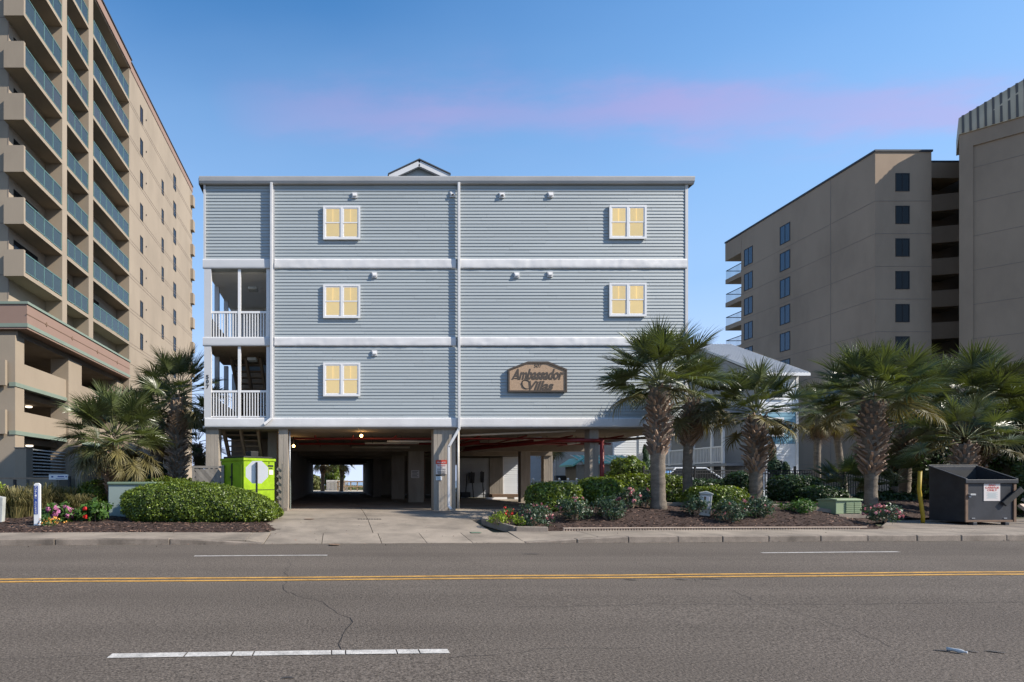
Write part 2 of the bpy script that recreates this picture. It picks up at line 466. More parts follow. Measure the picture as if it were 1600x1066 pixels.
# road: fine grid with a little unevenness
m = MB()
xs = np.concatenate([np.linspace(-120, -14, 12), np.linspace(-13, 24, 75), np.linspace(26, 140, 12)])
ys = np.linspace(.8, KY + .02, 30)
for y in ys:
    for x in xs:
        p = road(x, y)
        m.v.append((p.x, p.y, .010 * noise.noise((p.x * .35, p.y * .35, 0)) + .003))
for i in range(len(ys) - 1):
    for j in range(len(xs) - 1):
        k = i * len(xs) + j
        m.f.append([k, k + 1, k + 1 + len(xs), k + len(xs)]); m.m.append(0)
tag(m.build('road', M_['asphalt'], smooth=True), 'wide grey asphalt road across the foreground', 'road', kind='structure')
def RZ(x, y): return .010 * noise.noise((x * .35, y * .35, 0)) + .003
def strip(mb, pts, w, dz=.006, seg=.25):
    """ribbon laid on the road along road-frame pts"""
    out = []
    for (x0, y0), (x1, y1) in zip(pts, pts[1:]):
        k = max(1, int(math.hypot(x1 - x0, y1 - y0) / seg))
        out += [(x0 + (x1 - x0) * i / k, y0 + (y1 - y0) * i / k) for i in range(k)]
    out.append(pts[-1])
    b = len(mb.v)
    for i, (x, y) in enumerate(out):
        a, c = out[max(0, i - 1)], out[min(len(out) - 1, i + 1)]
        d = math.hypot(c[0] - a[0], c[1] - a[1]); nx, ny = -(c[1] - a[1]) / d, (c[0] - a[0]) / d
        ww = w if not callable(w) else w(i, len(out))
        for s_ in (-.5, .5):
            p = road(x + nx * ww * s_, y + ny * ww * s_)
            mb.v.append((p.x, p.y, RZ(p.x, p.y) + dz))
    for i in range(len(out) - 1):
        mb.f.append([b + 2 * i, b + 2 * i + 2, b + 2 * i + 3, b + 2 * i + 1]); mb.m.append(0)
    return mb
YC = 8.80
for dy in (-.115, .115):
    o = strip(MB(), [(-60, YC + dy), (80, YC + dy)], .11, seg=.5).build('centre_line', M_['yellow_paint'])
    tag(o, 'yellow centre line on the road, the one of the pair ' + ('nearer the camera' if dy < 0 else 'nearer the blue-grey building'), 'road marking', 'double yellow centre line', 'structure')
def dash(x0, x1, y, w, label, cuts=()):
    t = thing('lane_dash', label, 'road marking', road(x0, y), 'white lane dashes', kind='structure')
    e = [x0] + list(cuts) + [x1]
    for a, b in zip(e, e[1:]):
        strip(MB(), [(a + .006, y), (b - .006, y)], w).build('paint_strip', M_['white_paint'], t)
fx = lambda px, yr: (px - VX) / F * yr / (1 - RA * (px - VX) / F)
dash(fx(170, 4.99), fx(702, 4.99), 4.99, .125, 'long cracked white lane dash nearest the camera', [fx(p, 4.99) for p in (290, 363, 396, 518, 540, 620, 655)])
dash(fx(303, 11.52), fx(512, 11.52), 11.52, .10, 'white lane dash in front of the big left hedge')
dash(fx(1190, 11.52), fx(1405, 11.52), 11.52, .10, 'white lane dash in front of the green transformer box')
def pxr(px, py):
    d = F * CH / (py - VY); X = (px - VX) / F * d
    return (X, d - RA * X)
def crack(pts, w, label, jit=.035):
    q = [pxr(*p) for p in pts]
    out = []
    for a, b in zip(q, q[1:]):
        k = max(2, int(math.hypot(b[0] - a[0], b[1] - a[1]) / .16))
        for i in range(k):
            t = i / k
            out.append((a[0] + (b[0] - a[0]) * t + rng.gauss(0, jit) * (i > 0), a[1] + (b[1] - a[1]) * t + rng.gauss(0, jit) * (i > 0)))
    out.append(q[-1])
    o = strip(MB(), out, lambda i, n: w * .72 * (.35 + .9 * abs(noise.noise((i * .7, w * 99, len(pts))))), .004, 9).build('road_crack', M_['crack'])
    tag(o, label, 'crack', 'cracks in the asphalt', 'structure')
crack([(452, 876), (448, 905), (443, 922), (475, 935), (505, 942), (523, 955), (547, 966), (537, 990), (533, 1016)], .020, 'branching crack running down the asphalt to the nearest white dash')
crack([(800, 949), (930, 948), (1030, 945), (1180, 946), (1330, 945), (1600, 942)], .016, 'long crack along the near lane on the right of the road', .02)
crack([(990, 878), (1050, 892), (1075, 903), (1150, 926), (1190, 945), (1240, 957), (1335, 985), (1390, 1012)], .014, 'slanting crack crossing the yellow centre lines on the right')
crack([(0, 1030), (90, 1028), (170, 1026)], .012, 'short crack at the left edge beside the nearest dash', .015)
crack([(700, 1030), (760, 1026), (860, 1014), (1010, 1013)], .012, 'faint crack leading right from the nearest white dash', .02)
for i, (a, b, w_) in enumerate([((975, 906), (995, 907), .06), ((1055, 906), (1075, 907), .05), ((1090, 905), (1130, 906), .05), ((1460, 1017), (1485, 1020), .04), ((1508, 1018), (1530, 1021), .04), ((1540, 1018), (1572, 1022), .05), ((815, 866), (845, 866), .06), ((440, 1062), (460, 1062), .03), ((1015, 897), (1080, 897), .04)]):
    pa, pb = pxr(*a), pxr(*b)
    o = strip(MB(), [pa, ((pa[0] + pb[0]) / 2, (pa[1] + pb[1]) / 2 + .01), pb], lambda k, n: w_ * math.sin(math.pi * (k + .4) / (n - .2)), .008, .06).build('tar_patch', M_['oil'])
    tag(o, 'small dark tar mark on the asphalt', 'tar mark', 'dark tar marks on the road', 'structure')

# kerb stones and footpath slabs
def slab(mb, pts, z, th=.12):
    """pts: 4 xy; z: 4 heights"""
    top = [Vector((p[0], p[1], h)) for p, h in zip(pts, z)]
    bot = [Vector((p[0], p[1], h - th)) for p, h in zip(pts, z)]
    return mb.add(bot + top, [(3, 2, 1, 0), (4, 5, 6, 7), (0, 1, 5, 4), (1, 2, 6, 5), (2, 3, 7, 6), (3, 0, 4, 7)])
kerb = thing('kerb', 'worn concrete kerb stones along the far side of the road', 'kerb', road(0, KY), kind='structure')
walk = thing('footpath', 'narrow concrete footpath behind the far kerb', 'footpath', road(0, KY + .6), kind='structure')
def kerb_h(x):
    if x < -1.7: return .125 * smooth01((-1.7 - x) / 1.0) + .02
    return .125 * smooth01((x - 4.6) / 2.2) + .02
def rq(x0, x1, y0, y1):
    return [road(x0, y0), road(x1, y0), road(x1, y1), road(x0, y1)]
def kerb_run(x0, x1, L):
    x = x0
    while x < x1 - .2:
        l = min(L * rng.uniform(.88, 1.1), x1 - x)
        a, b = x + .008, x + l - .008
        j = rng.uniform(-.012, .012)
        ha, hb = kerb_h(a), kerb_h(b)
        slab(MB(), [Vector((p.x, p.y, 0)) for p in rq(a, b, KY + j, KY + .17)], [ha, hb, hb + .006, ha + .006], .22).build('kerb_stone', M_['kerb'], kerb, bevel=.018)
        x += l
kerb_run(-24, -1.75, 2.6)
kerb_run(4.5, 40, 1.27)
def walk_run(x0, x1, L):
    x = x0
    while x < x1 - .2:
        l = min(L * rng.uniform(.95, 1.05), x1 - x)
        a, b = x + .006, x + l - .006
        ha, hb = kerb_h(a) + .004, kerb_h(b) + .004
        slab(MB(), rq(a, b, KY + .178, 15.05), [ha, hb, max(hb, .13) + .025, max(ha, .13) + .025], .2).build('paving_slab', M_['concrete'], walk, bevel=.006)
        x += l
walk_run(-24, -1.75, 3.1)
walk_run(4.5, 40, 1.9)
# driveway slabs
drive = thing('driveway', 'concrete driveway leading under the raised blue-grey building', 'driveway', (1, 17, .3), kind='structure')
AX = [-1.74, -.38, 1.04, 2.12, 3.22, 4.49]
for a, b in zip(AX, AX[1:]):
    slab(MB(), rq(a + .008, b - .008, KY - .03, 15.0), [.015, .015, .128, .128], .2).build('apron_slab', M_['concrete'], drive)
DX = [-2.9, .92, 4.1]
YL = [15.0, 17.75, 21.25, 26, 31, 36, 41, 46, 51, 58]
def dslab(x0, x1, y0, y1, fl=False):
    e = .009
    pts = [Vector((x0 + e, y0 + e)), Vector((x1 - e, y0 + e)), Vector((x1 - e, y1 - e)), Vector((x0 + e, y1 - e))]
    if y0 == 15.0:
        pts[0].y = road(pts[0].x, 15.008).y; pts[1].y = road(pts[1].x, 15.008).y
    slab(MB(), pts, [HD(p.x, p.y) for p in pts], .2).build('driveway_slab', M_['concrete'], drive)
for j, (y0, y1) in enumerate(zip(YL, YL[1:])):
    for x0, x1 in zip(DX, DX[1:]): dslab(x0, x1, y0, y1)
for x0, x1 in ((4.1, 8.6), (8.6, 13.2)):
    for y0, y1 in ((21.25, 26), (26, 31), (31, 36)): dslab(x0, x1, y0, y1)
for x0, x1, y0, y1 in ((4.1, 6.0, 17.75, 21.25), (13.2, 18, 24.8, 31), (13.2, 18, 31, 36), (18, 23, 24.8, 31), (18, 23, 31, 36), (23, 28, 24.8, 31)): dslab(x0, x1, y0, y1)
m = MB()
for i in range(9):
    x = P(559 + i * 4.2, 0, 17.72).x
    m.box(x, 17.66, HD(0, 17.7) + .002, x + .055, 17.76, HD(0, 17.7) + .012)
tag(m.build('trench_drain', M_['dark_metal']), 'dark slotted trench drain across the driveway', 'drain', kind='structure')
m = MB()
for px, py, rr in ((483, 812, .16), (522, 832, .13)):
    z = .3; Y = F * (CH - z) / (py - VY); X = (px - VX) / F * Y
    m.tube([(X, Y, HD(X, Y) + .004), (X, Y, HD(X, Y) + .010)], rr, 14)
tag(m.build('drain_cover', M_['rust']), 'two small rusty round covers set in the driveway', 'drain cover', kind='structure')
z = .22; Y = F * (CH - z) / (827 - VY); X = (743 - VX) / F * Y
m = MB().box(X - .13, Y - .12, HD(X, Y) + .003, X + .13, Y + .12, HD(X, Y) + .014)
tag(m.build('valve_cover', M_['util_dark']), 'small green valve cover set in the driveway near the bed corner', 'valve cover')

# planting beds
def inpoly(x, y, poly):
    c = False; j = len(poly) - 1
    for i in range(len(poly)):
        (a, b), (d, e) = poly[i], poly[j]
        if (b > y) != (e > y) and x < (d - a) * (y - b) / (e - b) + a: c = not c
        j = i
    return c
def edge_dist(x, y, poly):
    best = 9
    for (a, b), (c, d) in zip(poly, poly[1:] + poly[:1]):
        t = max(0, min(1, ((x - a) * (c - a) + (y - b) * (d - b)) / ((c - a) ** 2 + (d - b) ** 2)))
        best = min(best, math.hypot(x - a - t * (c - a), y - b - t * (d - b)))
    return best
def rp(x, yr): p = road(x, yr); return (p.x, p.y)
LB = [rp(-9.6, 15.06), rp(-1.95, 15.06), (-1.62, 15.6), (-1.75, 16.6), (-2.0, 19.2), (-2.6, 20.2), (-11, 20.8), (-13, 17)]
RB = [rp(4.75, 15.15), rp(5.6, 15.08), rp(15.2, 15.12), (15.8, 17.2), (17.8, 18.3), (22, 19.2), (27, 24.6), (12.6, 24.4), (12.2, 21.2), (6.3, 20.8), (5.3, 19.4), (4.35, 17.0)]
def HL(x, y):
    return .16 + .14 * smooth01((y - RA * x - 15) / 4) + .07 * smooth01(edge_dist(x, y, LB) / .5)
def HR(x, y):
    e = edge_dist(x, y, RB)
    return HD(x, y) - .02 + .10 * smooth01(e / .3) + .30 * smooth01(e / 1.9) * smooth01((x - 5) / 3)
def bed(name, poly, H, label, nchip):
    t = thing(name, label, 'mulch bed', (poly[0][0], poly[0][1], .15), kind='structure')
    x0, x1 = min(p[0] for p in poly), max(p[0] for p in poly); y0, y1 = min(p[1] for p in poly), max(p[1] for p in poly)
    st = .11
    nx, ny = int((x1 - x0) / st) + 2, int((y1 - y0) / st) + 2
    m = MB(); idx = {}
    for j in range(ny):
        for i in range(nx):
            x, y = x0 + i * st, y0 + j * st
            if inpoly(x, y, poly) or edge_dist(x, y, poly) < st * .75:
                idx[i, j] = len(m.v)
                m.v.append((x, y, H(x, y) + .03 * noise.noise((x * 3, y * 3, 0)) + .018 * noise.noise((x * 9, y * 9, 3))))
    for (i, j), k in idx.items():
        if (i + 1, j) in idx and (i, j + 1) in idx and (i + 1, j + 1) in idx:
            m.f.append([k, idx[i + 1, j], idx[i + 1, j + 1], idx[i, j + 1]]); m.m.append(0)
    m.build('mulch_surface', M_['mulch'], t, smooth=True)
    V = []
    while len(V) < nchip:
        x = rng.uniform(x0, x1); y = y0 + (y1 - y0) * rng.random() ** 1.5
        if not inpoly(x, y, poly): continue
        z = H(x, y) + .03 * noise.noise((x * 3, y * 3, 0)) + .018 * noise.noise((x * 9, y * 9, 3)) + .008
        a = rng.uniform(0, math.pi); l = rng.uniform(.014, .05); w = rng.uniform(.006, .014); tl = rng.uniform(-.35, .35)
        u = Vector((math.cos(a) * l, math.sin(a) * l, tl * l)); s_ = Vector((-math.sin(a) * w, math.cos(a) * w, rng.uniform(-.6, .6) * w))
        c = Vector((x, y, z))
        V.append([c - u - s_, c + u - s_, c + u + s_, c - u + s_])
    A = np.array([[tuple(p) for p in q] for q in V]) - np.array(wloc(t))
    o = put(quads_mesh('mulch_chip', A, M_['chip']), 'mulch_chip', t, (0, 0, 0), local=True)
    o['kind'] = 'stuff'
    return t
bed('planting_bed', LB, HL, 'dark mulch bed under the big hedge left of the driveway', 6500)
bed('planting_bed', RB, HR, 'wide dark mulch bed with palms right of the driveway', 13000)
# concrete edge of the bed tip and the toothed edging
m = MB()
q = [rp(5.55, 15.0), rp(4.72, 15.1), (4.3, 17.0), (5.25, 19.4)]
for a, b in zip(q, q[1:]):
    za, zb = HD(*a) + .04, HD(*b) + .04
    m.bar((a[0], a[1], za), (b[0], b[1], zb), .13, .22)
tag(m.build('bed_kerb', M_['kerb'], bevel=.02), 'low concrete kerb round the tip of the right planting bed', 'kerb', kind='structure')
eg = thing('bed_edging', 'low toothed terracotta edging along the front of the right bed', 'edging', road(6, 15.06, .17))
m = MB(); x = 6.0
while x < 14.2:
    p = road(x, 15.07); b = .03 * math.sin((x - 6) * .42)
    zz = .165
    m.box(p.x, p.y - .02 + b, zz, p.x + .036, p.y + .03 + b, zz + .055)
    x += .075
o = m.build('edging_tooth', M_['edging'], eg); o['kind'] = 'stuff'
m = MB(); x = 6.0
while x < 14.2:
    p = road(x, 15.07); p2 = road(x + .3, 15.07); b = .03 * math.sin((x - 6) * .42); b2 = .03 * math.sin((x + .3 - 6) * .42)
    m.bar((p.x, p.y + b, .233), (p2.x, p2.y + b2, .233), .075, .024); x += .3
m.build('edging_cap', M_['edging'], eg)
# concrete strip path inside the right bed and the dumpster pad
m = MB()
pts = [(9.0, 19.0), (11.5, 18.35), (14.2, 18.0), (16.8, 17.9)]
for (a, b), (c, d) in zip(pts, pts[1:]):
    m.bar((a, b, HR(a, b) + .03), (c, d, HR(c, d) + .03), .5, .12)
tag(m.build('garden_path', M_['concrete'], bevel=.01), 'narrow concrete path strip crossing the right planting bed', 'path', kind='structure')
m = MB()
slab(m, [Vector(rp(14.7, 15.058)), Vector(rp(30, 15.058)), Vector((30, 19.8)), Vector((17.4, 18.2))], [.165, .165, .25, .25], .2)
tag(m.build('bin_pad', M_['kerb'], bevel=.02), 'stained concrete pad under the grey open dumpster', 'pad', kind='structure')

# ------------------------------------------------------------------ the blue-grey building on columns
FY = 21.4; S = FY / F
X_ = lambda px: (px - VX) * S
Z_ = lambda py: CH + (VY - py) * S
XL, XA, XR = X_(318), X_(424), X_(1074)
ZB0, ZB1 = Z_(668), Z_(653)                # bottom fascia
zb = [(Z_(541), Z_(527)), (Z_(420), Z_(405))]
ZT = Z_(288)
villa = thing('apartment_building', 'three-storey blue-grey sided building raised on concrete columns', 'building', (XA, FY, .38))
DEP = 57.0
m = MB()
m.box(XA + .06, FY + .05, ZB0 + .02, XR - .02, DEP, ZT)
m.box(XL + .02, FY + .05, zb[1][0] + .02, XA + .058, 29.0, ZT)
m.box(XL + .02, 29.002, ZB0 + .02, XA + .058, DEP, ZT)
m.build('wall_core', M_['siding'], villa)
def siding(mb, p0, u, w, z0, z1, nrm, course=.1202, lap=.025, seg=3.7, r=rng):
    u, nrm = Vector(u), Vector(nrm)
    z = z0
    while z < z1 - .02:
        h = min(course, z1 - z); x = 0
        nxt = r.uniform(.2, 1) * seg
        while x < w - 1e-4:
            l = min(nxt, w - x); nxt = seg
            a = Vector((p0[0], p0[1], 0)) + u * (x + .0015); b = Vector((p0[0], p0[1], 0)) + u * (x + l - .0015)
            k = r.uniform(0, .003)
            lo = nrm * (lap + k); hi = nrm * (.004 + k)
            zz = Vector((0, 0, z)); zt = Vector((0, 0, z + h))
            mb.add([a + lo + zz, b + lo + zz, b + hi + zt, a + hi + zt, a + zz, b + zz], [(0, 1, 2, 3), (4, 5, 1, 0)])
            x += l
        z += course
    return mb
rows = [(ZB1, zb[0][0]), (zb[0][1], zb[1][0]), (zb[1][1], ZT)]
for z0, z1 in rows:
    siding(MB(), (X_(429), FY + .03), (1, 0, 0), X_(716) - X_(429), z0, z1, (0, -1, 0)).build('siding', M_['siding'], villa)
    siding(MB(), (X_(716), FY + .03), (1, 0, 0), X_(1070.5) - X_(716), z0, z1, (0, -1, 0)).build('siding', M_['siding'], villa)
siding(MB(), (X_(321.5), FY + .05), (1, 0, 0), X_(421) - X_(321.5), zb[1][1], ZT, (0, -1, 0), seg=9).build('siding', M_['siding'], villa)
# crumpled metal bands
def band(px0, px1, z0, z1, amp, seed, mt):
    nx = int((px1 - px0) / 3) + 2; m = MB(); prof = [(0, -.0), (.0, .028), (.12, .04), (.34, .038), (.6, .036), (.85, .034), (1, .03), (1, 0)]
    for i in range(nx):
        x = X_(px0) + (X_(px1) - X_(px0)) * i / (nx - 1)
        for k, (t, d) in enumerate(prof):
            a = amp * (noise.noise((x * 2.3, t * 1.7, seed)) + .6 * noise.noise((x * 6.1, t * 3, seed + 5))) if 0 < k < 7 else 0
            m.v.append((x, FY + .02 - d - .012 - a, z0 + (z1 - z0) * t))
    for i in range(nx - 1):
        for k in range(len(prof) - 1):
            a = i * len(prof) + k; m.f.append([a, a + len(prof), a + len(prof) + 1, a + 1]); m.m.append(0)
    m.build('band_board', mt, villa, smooth=True)
for k, (z0, z1) in enumerate(zb):
    band(429, 712, z0, z1, .014, k * 7 + 1, M_['trim']); band(719, 1073, z0, z1, .014, k * 7 + 3, M_['trim'])
    band(317, 422, z0, z1, .003, k * 7 + 4, M_['fascia'])
band(320, 712, ZB0, ZB1, .003, 31, M_['trim']); band(719, 1073, ZB0, ZB1, .003, 33, M_['trim'])
m = MB(); m.box(X_(712), FY - .028, ZB0 + .002, X_(719), FY + .04, ZB1); m.build('band_board', M_['fascia'], villa)
# corner boards
m = MB()
for a, b, z0 in ((1070.6, 1075, ZB1), (421.2, 428.8, ZB1), (318, 321.3, zb[1][1])):
    m.box(X_(a), FY - .012, z0 + .003, X_(b), FY + .06, ZT - .01)
m.build('corner_board', M_['fascia'], villa)
# gutter, eave and roof
m = MB()
gx0, gx1 = X_(312.5), X_(1082)
pr = [(FY - .02, ZT - .03), (FY - .10, ZT - .02), (FY - .14, ZT + .06), (FY - .16, ZT + .18), (FY - .16, ZT + .22), (FY - .02, ZT + .22)]
m.prism([(gx0, y, z) for y, z in pr], (gx1 - gx0, 0, 0))
m.build('gutter', M_['gutter'], villa)
m = MB(); m.prism([(gx0 - .05, FY - .018, ZT + .23), (gx0 - .05, FY + .0, ZT), (gx0 - .05, DEP + .3, ZT), (gx0 - .05, DEP + .3, ZT + .23), (gx0 - .05, (FY + DEP) / 2, ZT + 1.6)], (gx1 - gx0 + .1, 0, 0))
m.build('roof', M_['roof_dark'], villa)
# small gable above the eave
gy = 23.2; q = lambda px, py: P(px, py, gy)
g = MB(); a, b, c = q(611, 281), q(654, 258.5), q(698, 281)
g.prism([a, c, b], (0, 6, 0)); gab = g.build('gable', M_['siding'], villa)
m = MB()
for s_, e in ((q(608, 277), q(654, 256)), (q(654, 256), q(700, 277))):
    m.bar(s_ + Vector((0, -.15, -.10)), e + Vector((0, -.15, -.10)), .12, .2)
m.build('rake_board', M_['trim'], gab)
m = MB()
for s_, e in ((q(605.5, 277.5), q(654, 254.6)), (q(654, 254.6), q(702.5, 277.5))):
    m.prism([s_ + Vector((0, -.24, .0)), e + Vector((0, -.24, .0)), e + Vector((0, -.24, .05)), s_ + Vector((0, -.24, .05))], (0, 6, 0))
m.build('gable_roof', M_['roof_dark'], gab)
# windows
ww, wh = 58 * S, 52.5 * S
def win_meshes():
    c = MB(); t = .075; d = .05
    c.box(-ww / 2, -d, -wh / 2, ww / 2, 0, -wh / 2 + t); c.box(-ww / 2, -d, wh / 2 - t, ww / 2, 0, wh / 2)
    c.box(-ww / 2, -d, -wh / 2 + t, -ww / 2 + t, 0, wh / 2 - t); c.box(ww / 2 - t, -d, -wh / 2 + t, ww / 2, 0, wh / 2 - t)
    c.box(-.045, -d, -wh / 2 + t, .045, 0, wh / 2 - t)
    sa = MB(); w0, w1 = .045, ww / 2 - t; h = wh / 2 - t; e = .042
    for z0, z1, y in ((-h, .018, -.022), (-.018, h, -.036)):
        sa.box(w0, y, z0, w1, y + .02, z0 + e); sa.box(w0, y, z1 - e, w1, y + .02, z1)
        sa.box(w0, y, z0 + e, w0 + e, y + .02, z1 - e); sa.box(w1 - e, y, z0 + e, w1, y + .02, z1 - e)
    pn = MB(); pn.quad((w0 + e, -.012, -h + e), (w1 - e, -.012, -h + e), (w1 - e, -.012, -.012), (w0 + e, -.012, -.012))
    pn2 = MB(); pn2.quad((w0 + e, -.026, .02), (w1 - e, -.026, .02), (w1 - e, -.026, h - e), (w0 + e, -.026, h - e))
    bl = MB()
    zz = -h + .01; k = 0
    while zz < h - .03:
        bl.add([(w0, .010, zz), (w1, .010, zz), (w1, .002, zz + .027), (w0, .002, zz + .027)], [(0, 1, 2, 3)]); zz += .027
    bl.quad((w0, .014, -h), (w1, .014, -h), (w1, .014, h), (w0, .014, h))
    mu = MB(); mu.box((w0 + w1) / 2 - .008, -.024, .025, (w0 + w1) / 2 + .008, -.012, h - e)
    return [x.mesh(nm, mt) for x, nm, mt in ((c, 'window', M_['vinyl']), (sa, 'sash', M_['vinyl']), (pn, 'pane', M_['pane']), (pn2, 'pane', M_['pane']), (bl, 'blind', M_['blind']), (mu, 'muntin', M_['blind_light']))]
WM = win_meshes()
for px, py in ((534, 349), (534, 471.5), (534, 593.5), (980, 348), (980, 469)):
    c = Vector((X_(px), FY - .018, Z_(py)))
    w = put(WM[0], 'window', villa, c)
    for s_ in (0, -(ww / 2 - .075 + .045)):
        for me, nm in ((WM[1], 'sash'), (WM[2], 'pane'), (WM[3], 'pane'), (WM[4], 'blind'), (WM[5], 'muntin')):
            put(me, nm, w, c + Vector((s_, 0, 0)))
vm_ = MB(); vm_.box(-.10, -.05, -.10, .10, 0, .10); vm_.prism([(-.07, -.05, .07), (-.07, -.085, -.01), (-.07, -.085, -.05), (-.07, -.05, -.05)], (.14, 0, 0))
vme = vm_.mesh('wall_vent', M_['trim'])
vo = MB().box(-.04, -.095, -.045, .04, -.07, .0).mesh('vent_mouth', M_['black'])
for px, py, op in ((554, 305.5, 0), (707, 304.5, 1), (784, 305.5, 1), (860, 305, 0), (585, 430, 0), (807, 430, 0), (859, 429, 0), (585, 552, 0)):
    v = put(vme, 'wall_vent', villa, (X_(px), FY + .012, Z_(py)))
    if op: put(vo, 'vent_mouth', v, (X_(px), FY + .012, Z_(py)))
# downspouts
def downspout(pts, w=.095, d=.075):
    m = MB()
    for a, b in zip(pts, pts[1:]): m.bar(a, b, w, d, up=(0, 1, 0))
    o = m.build('downspout', M_['trim'], villa, bevel=.012)
    return o
yo = FY - .085
downspout([(X_(424.5), yo, ZT + .02), (X_(424.5), yo, Z_(655))]); downspout([(X_(424.8), yo, Z_(654)), (X_(413), yo - .05, Z_(664))])
downspout([(X_(716), yo, ZT + .02), (X_(716.5), yo, Z_(672))]); downspout([(X_(716.7), yo, Z_(670)), (X_(700), yo, Z_(699))]); downspout([(X_(700.5), yo, Z_(697)), (X_(700.5), yo, .52)]); downspout([(X_(700.5), yo + .01, .55), (X_(703), yo - .17, .44)])
# name board on the wall
sg = thing('name_board', 'tan carved name board with clipped top corners on the blue-grey siding', 'sign', (X_(838.5), FY, Z_(590)))
yo2 = FY - .095
outer = [(792.8, 613), (884.6, 613), (884.6, 577.5), (855, 565.5), (823.5, 565.5), (792.8, 577.5)]
inner = [(795.2, 610.6), (882.2, 610.6), (882.2, 579.2), (854.4, 568.2), (824.2, 568.2), (795.2, 579.2)]
MB().prism([(X_(x), yo2 + .03, Z_(y)) for x, y in inner], (0, .06, 0)).build('board', M_['sign_tan'], sg)
m = MB()
for i in range(6):
    j = (i + 1) % 6
    m.prism([(X_(outer[i][0]), yo2, Z_(outer[i][1])), (X_(outer[j][0]), yo2, Z_(outer[j][1])), (X_(inner[j][0]), yo2, Z_(inner[j][1])), (X_(inner[i][0]), yo2, Z_(inner[i][1]))], (0, .09, 0))
m.build('frame', M_['sign_brown'], sg)
FITS = []
def text(body, x0, x1, base, hgt, y, mt, parent, name='lettering', shear=0., ext=.006, rot=(R(90), 0, 0), bold=0., local=False, loc=None):
    c = bpy.data.curves.new(name, 'FONT'); c.body = body; c.size = 1; c.shear = shear; c.extrude = ext; c.offset = bold; c.align_x = 'CENTER'
    c.resolution_u = 4
    c.materials.append(mt)
    o = bpy.data.objects.new(name, c); COL.objects.link(o)
    o.parent = parent
    p = Vector(loc if loc is not None else ((x0 + x1) / 2, y, base))
    o.location = p if local else p - wloc(parent)
    o.rotation_euler = rot
    FITS.append((o, x1 - x0, hgt))
    return o
yt = yo2 + .026
text('507', X_(833), X_(845), Z_(574.8), 5.2 * S, yt, M_['sign_brown'], sg, shear=.15)
text('Ambassador', X_(797.5), X_(879), Z_(593), 17.0 * S, yt, M_['sign_brown'], sg, shear=.38, bold=.03)
text('Villas', X_(822), X_(861), Z_(609.6), 14.5 * S, yt, M_['sign_brown'], sg, shear=.34, bold=.03)
m = MB()
cx, cz = X_(821.5), Z_(601)
pts = [(cx + .155 * math.cos(t) - .03 * math.sin(t), yt, cz + .165 * math.sin(t)) for t in np.linspace(.1, 5.9, 26)]
m.tube(pts, [.008 + .014 * abs(math.sin(i * .13)) for i in range(26)], 6)
m.tube([P(800, 592.5, yt), P(806, 591, yt), P(813, 592.5, yt)], [.006, .015, .006], 6)
m.build('swash', M_['sign_brown'], sg)

# house number on the corner post, porch parts
pz = (ZB1, zb[1][0])
m = MB(); m.box(X_(319), FY - .01, ZB1 - .01, X_(330), FY + .16, zb[0][0] + .01); m.box(X_(319), FY - .01, zb[0][1] - .01, X_(330), FY + .16, zb[1][0] + .01)
m.build('corner_post', M_['fascia'], villa)
for ch, py in (('5', 592), ('0', 599), ('7', 607)):
    text(ch, X_(322.2), X_(326.4), Z_(py), 6.2 * S, FY - .014, M_['black'], villa, name='house_number', bold=.03)
m = MB()
for z0, z1 in ((ZB1, zb[0][0]), (zb[0][1], zb[1][0])):
    m.box(X_(371.5), FY + .03, z0, X_(376), FY + .13, z1); m.box(X_(416), FY + .03, z0, X_(421), FY + .13, z1)
m.build('porch_post', M_['vinyl'], villa)
for lv, (z0, yb, ytp) in enumerate(((ZB1, 653, 613), (zb[0][1], 529, 489))):
    r_ = MB(); r_.box(X_(330), FY + .04, Z_(ytp), X_(419), FY + .10, Z_(ytp - 3.2))
    rail = r_.build('porch_railing', M_['vinyl'], villa); MB().box(X_(330), FY + .05, Z_(yb - 3), X_(419), FY + .09, Z_(yb - 1)).build('bottom_rail', M_['vinyl'], rail)
    bm_ = MB().box(-.019, -.019, 0, .019, .019, (yb - 2.5 - ytp) * S).mesh('baluster', M_['vinyl'])
    for k in range(20):
        x = 333.2 + k * 4.35
        if 370 < x < 377: continue
        put(bm_, 'baluster', rail, (X_(x), FY + .07, Z_(yb - 2.5)))
# porch floors, ceilings, side openings
m = MB(); m.box(XL + .02, FY + .05, ZB0 + .01, XA + .055, 29, ZB1 - .01); m.box(XL + .02, FY + .05, zb[0][0] + .01, XA + .055, 25.0, zb[0][1] - .01)
m.build('porch_floor', M_['wood_dark'], villa)
for z0, z1 in ((ZB1, zb[0][0]), (zb[0][1], zb[1][0])):
    m = MB()
    for y in (23.2, 25.1, 27.0): m.box(XL + .02, y, z0 + .95, XL + .2, y + .16, z1)
    m.box(XL + .02, FY + .16, z0, XL + .12, 28.9, z0 + .95)
    m.build('side_parapet', M_['fascia'], villa)
cm = MB(); y = FY + .4
m = MB()
while y < 28.8:
    m.box(XL + .05, y, zb[1][0] - .03, XA, y + .19, zb[1][0] + .015); y += .2
m.build('porch_ceiling', M_['vinyl'], villa)
for px, py in ((388, 436), (387, 552)):
    m = MB(); m.box(X_(px) - .18, FY + 1.0, Z_(py) - .05, X_(px) + .18, FY + 1.4, Z_(py) + .07); m.build('porch_light', M_['pedestal'], villa, bevel=.03)
m = MB(); m.box(XL + .15, 26.2, zb[0][1], XA + .05, 26.3, zb[1][0] - .04); m.build('porch_back_wall', M_['vinyl'], villa)
m = MB(); m.box(XL + .3, 26.6, ZB1, XA + .05, 26.7, zb[0][0] - .02); m.box(XL + .1, 26.4, .36, -2.4, 26.5, ZB0 - .06); m.build('porch_back_wall', M_['wood_dark'], villa)
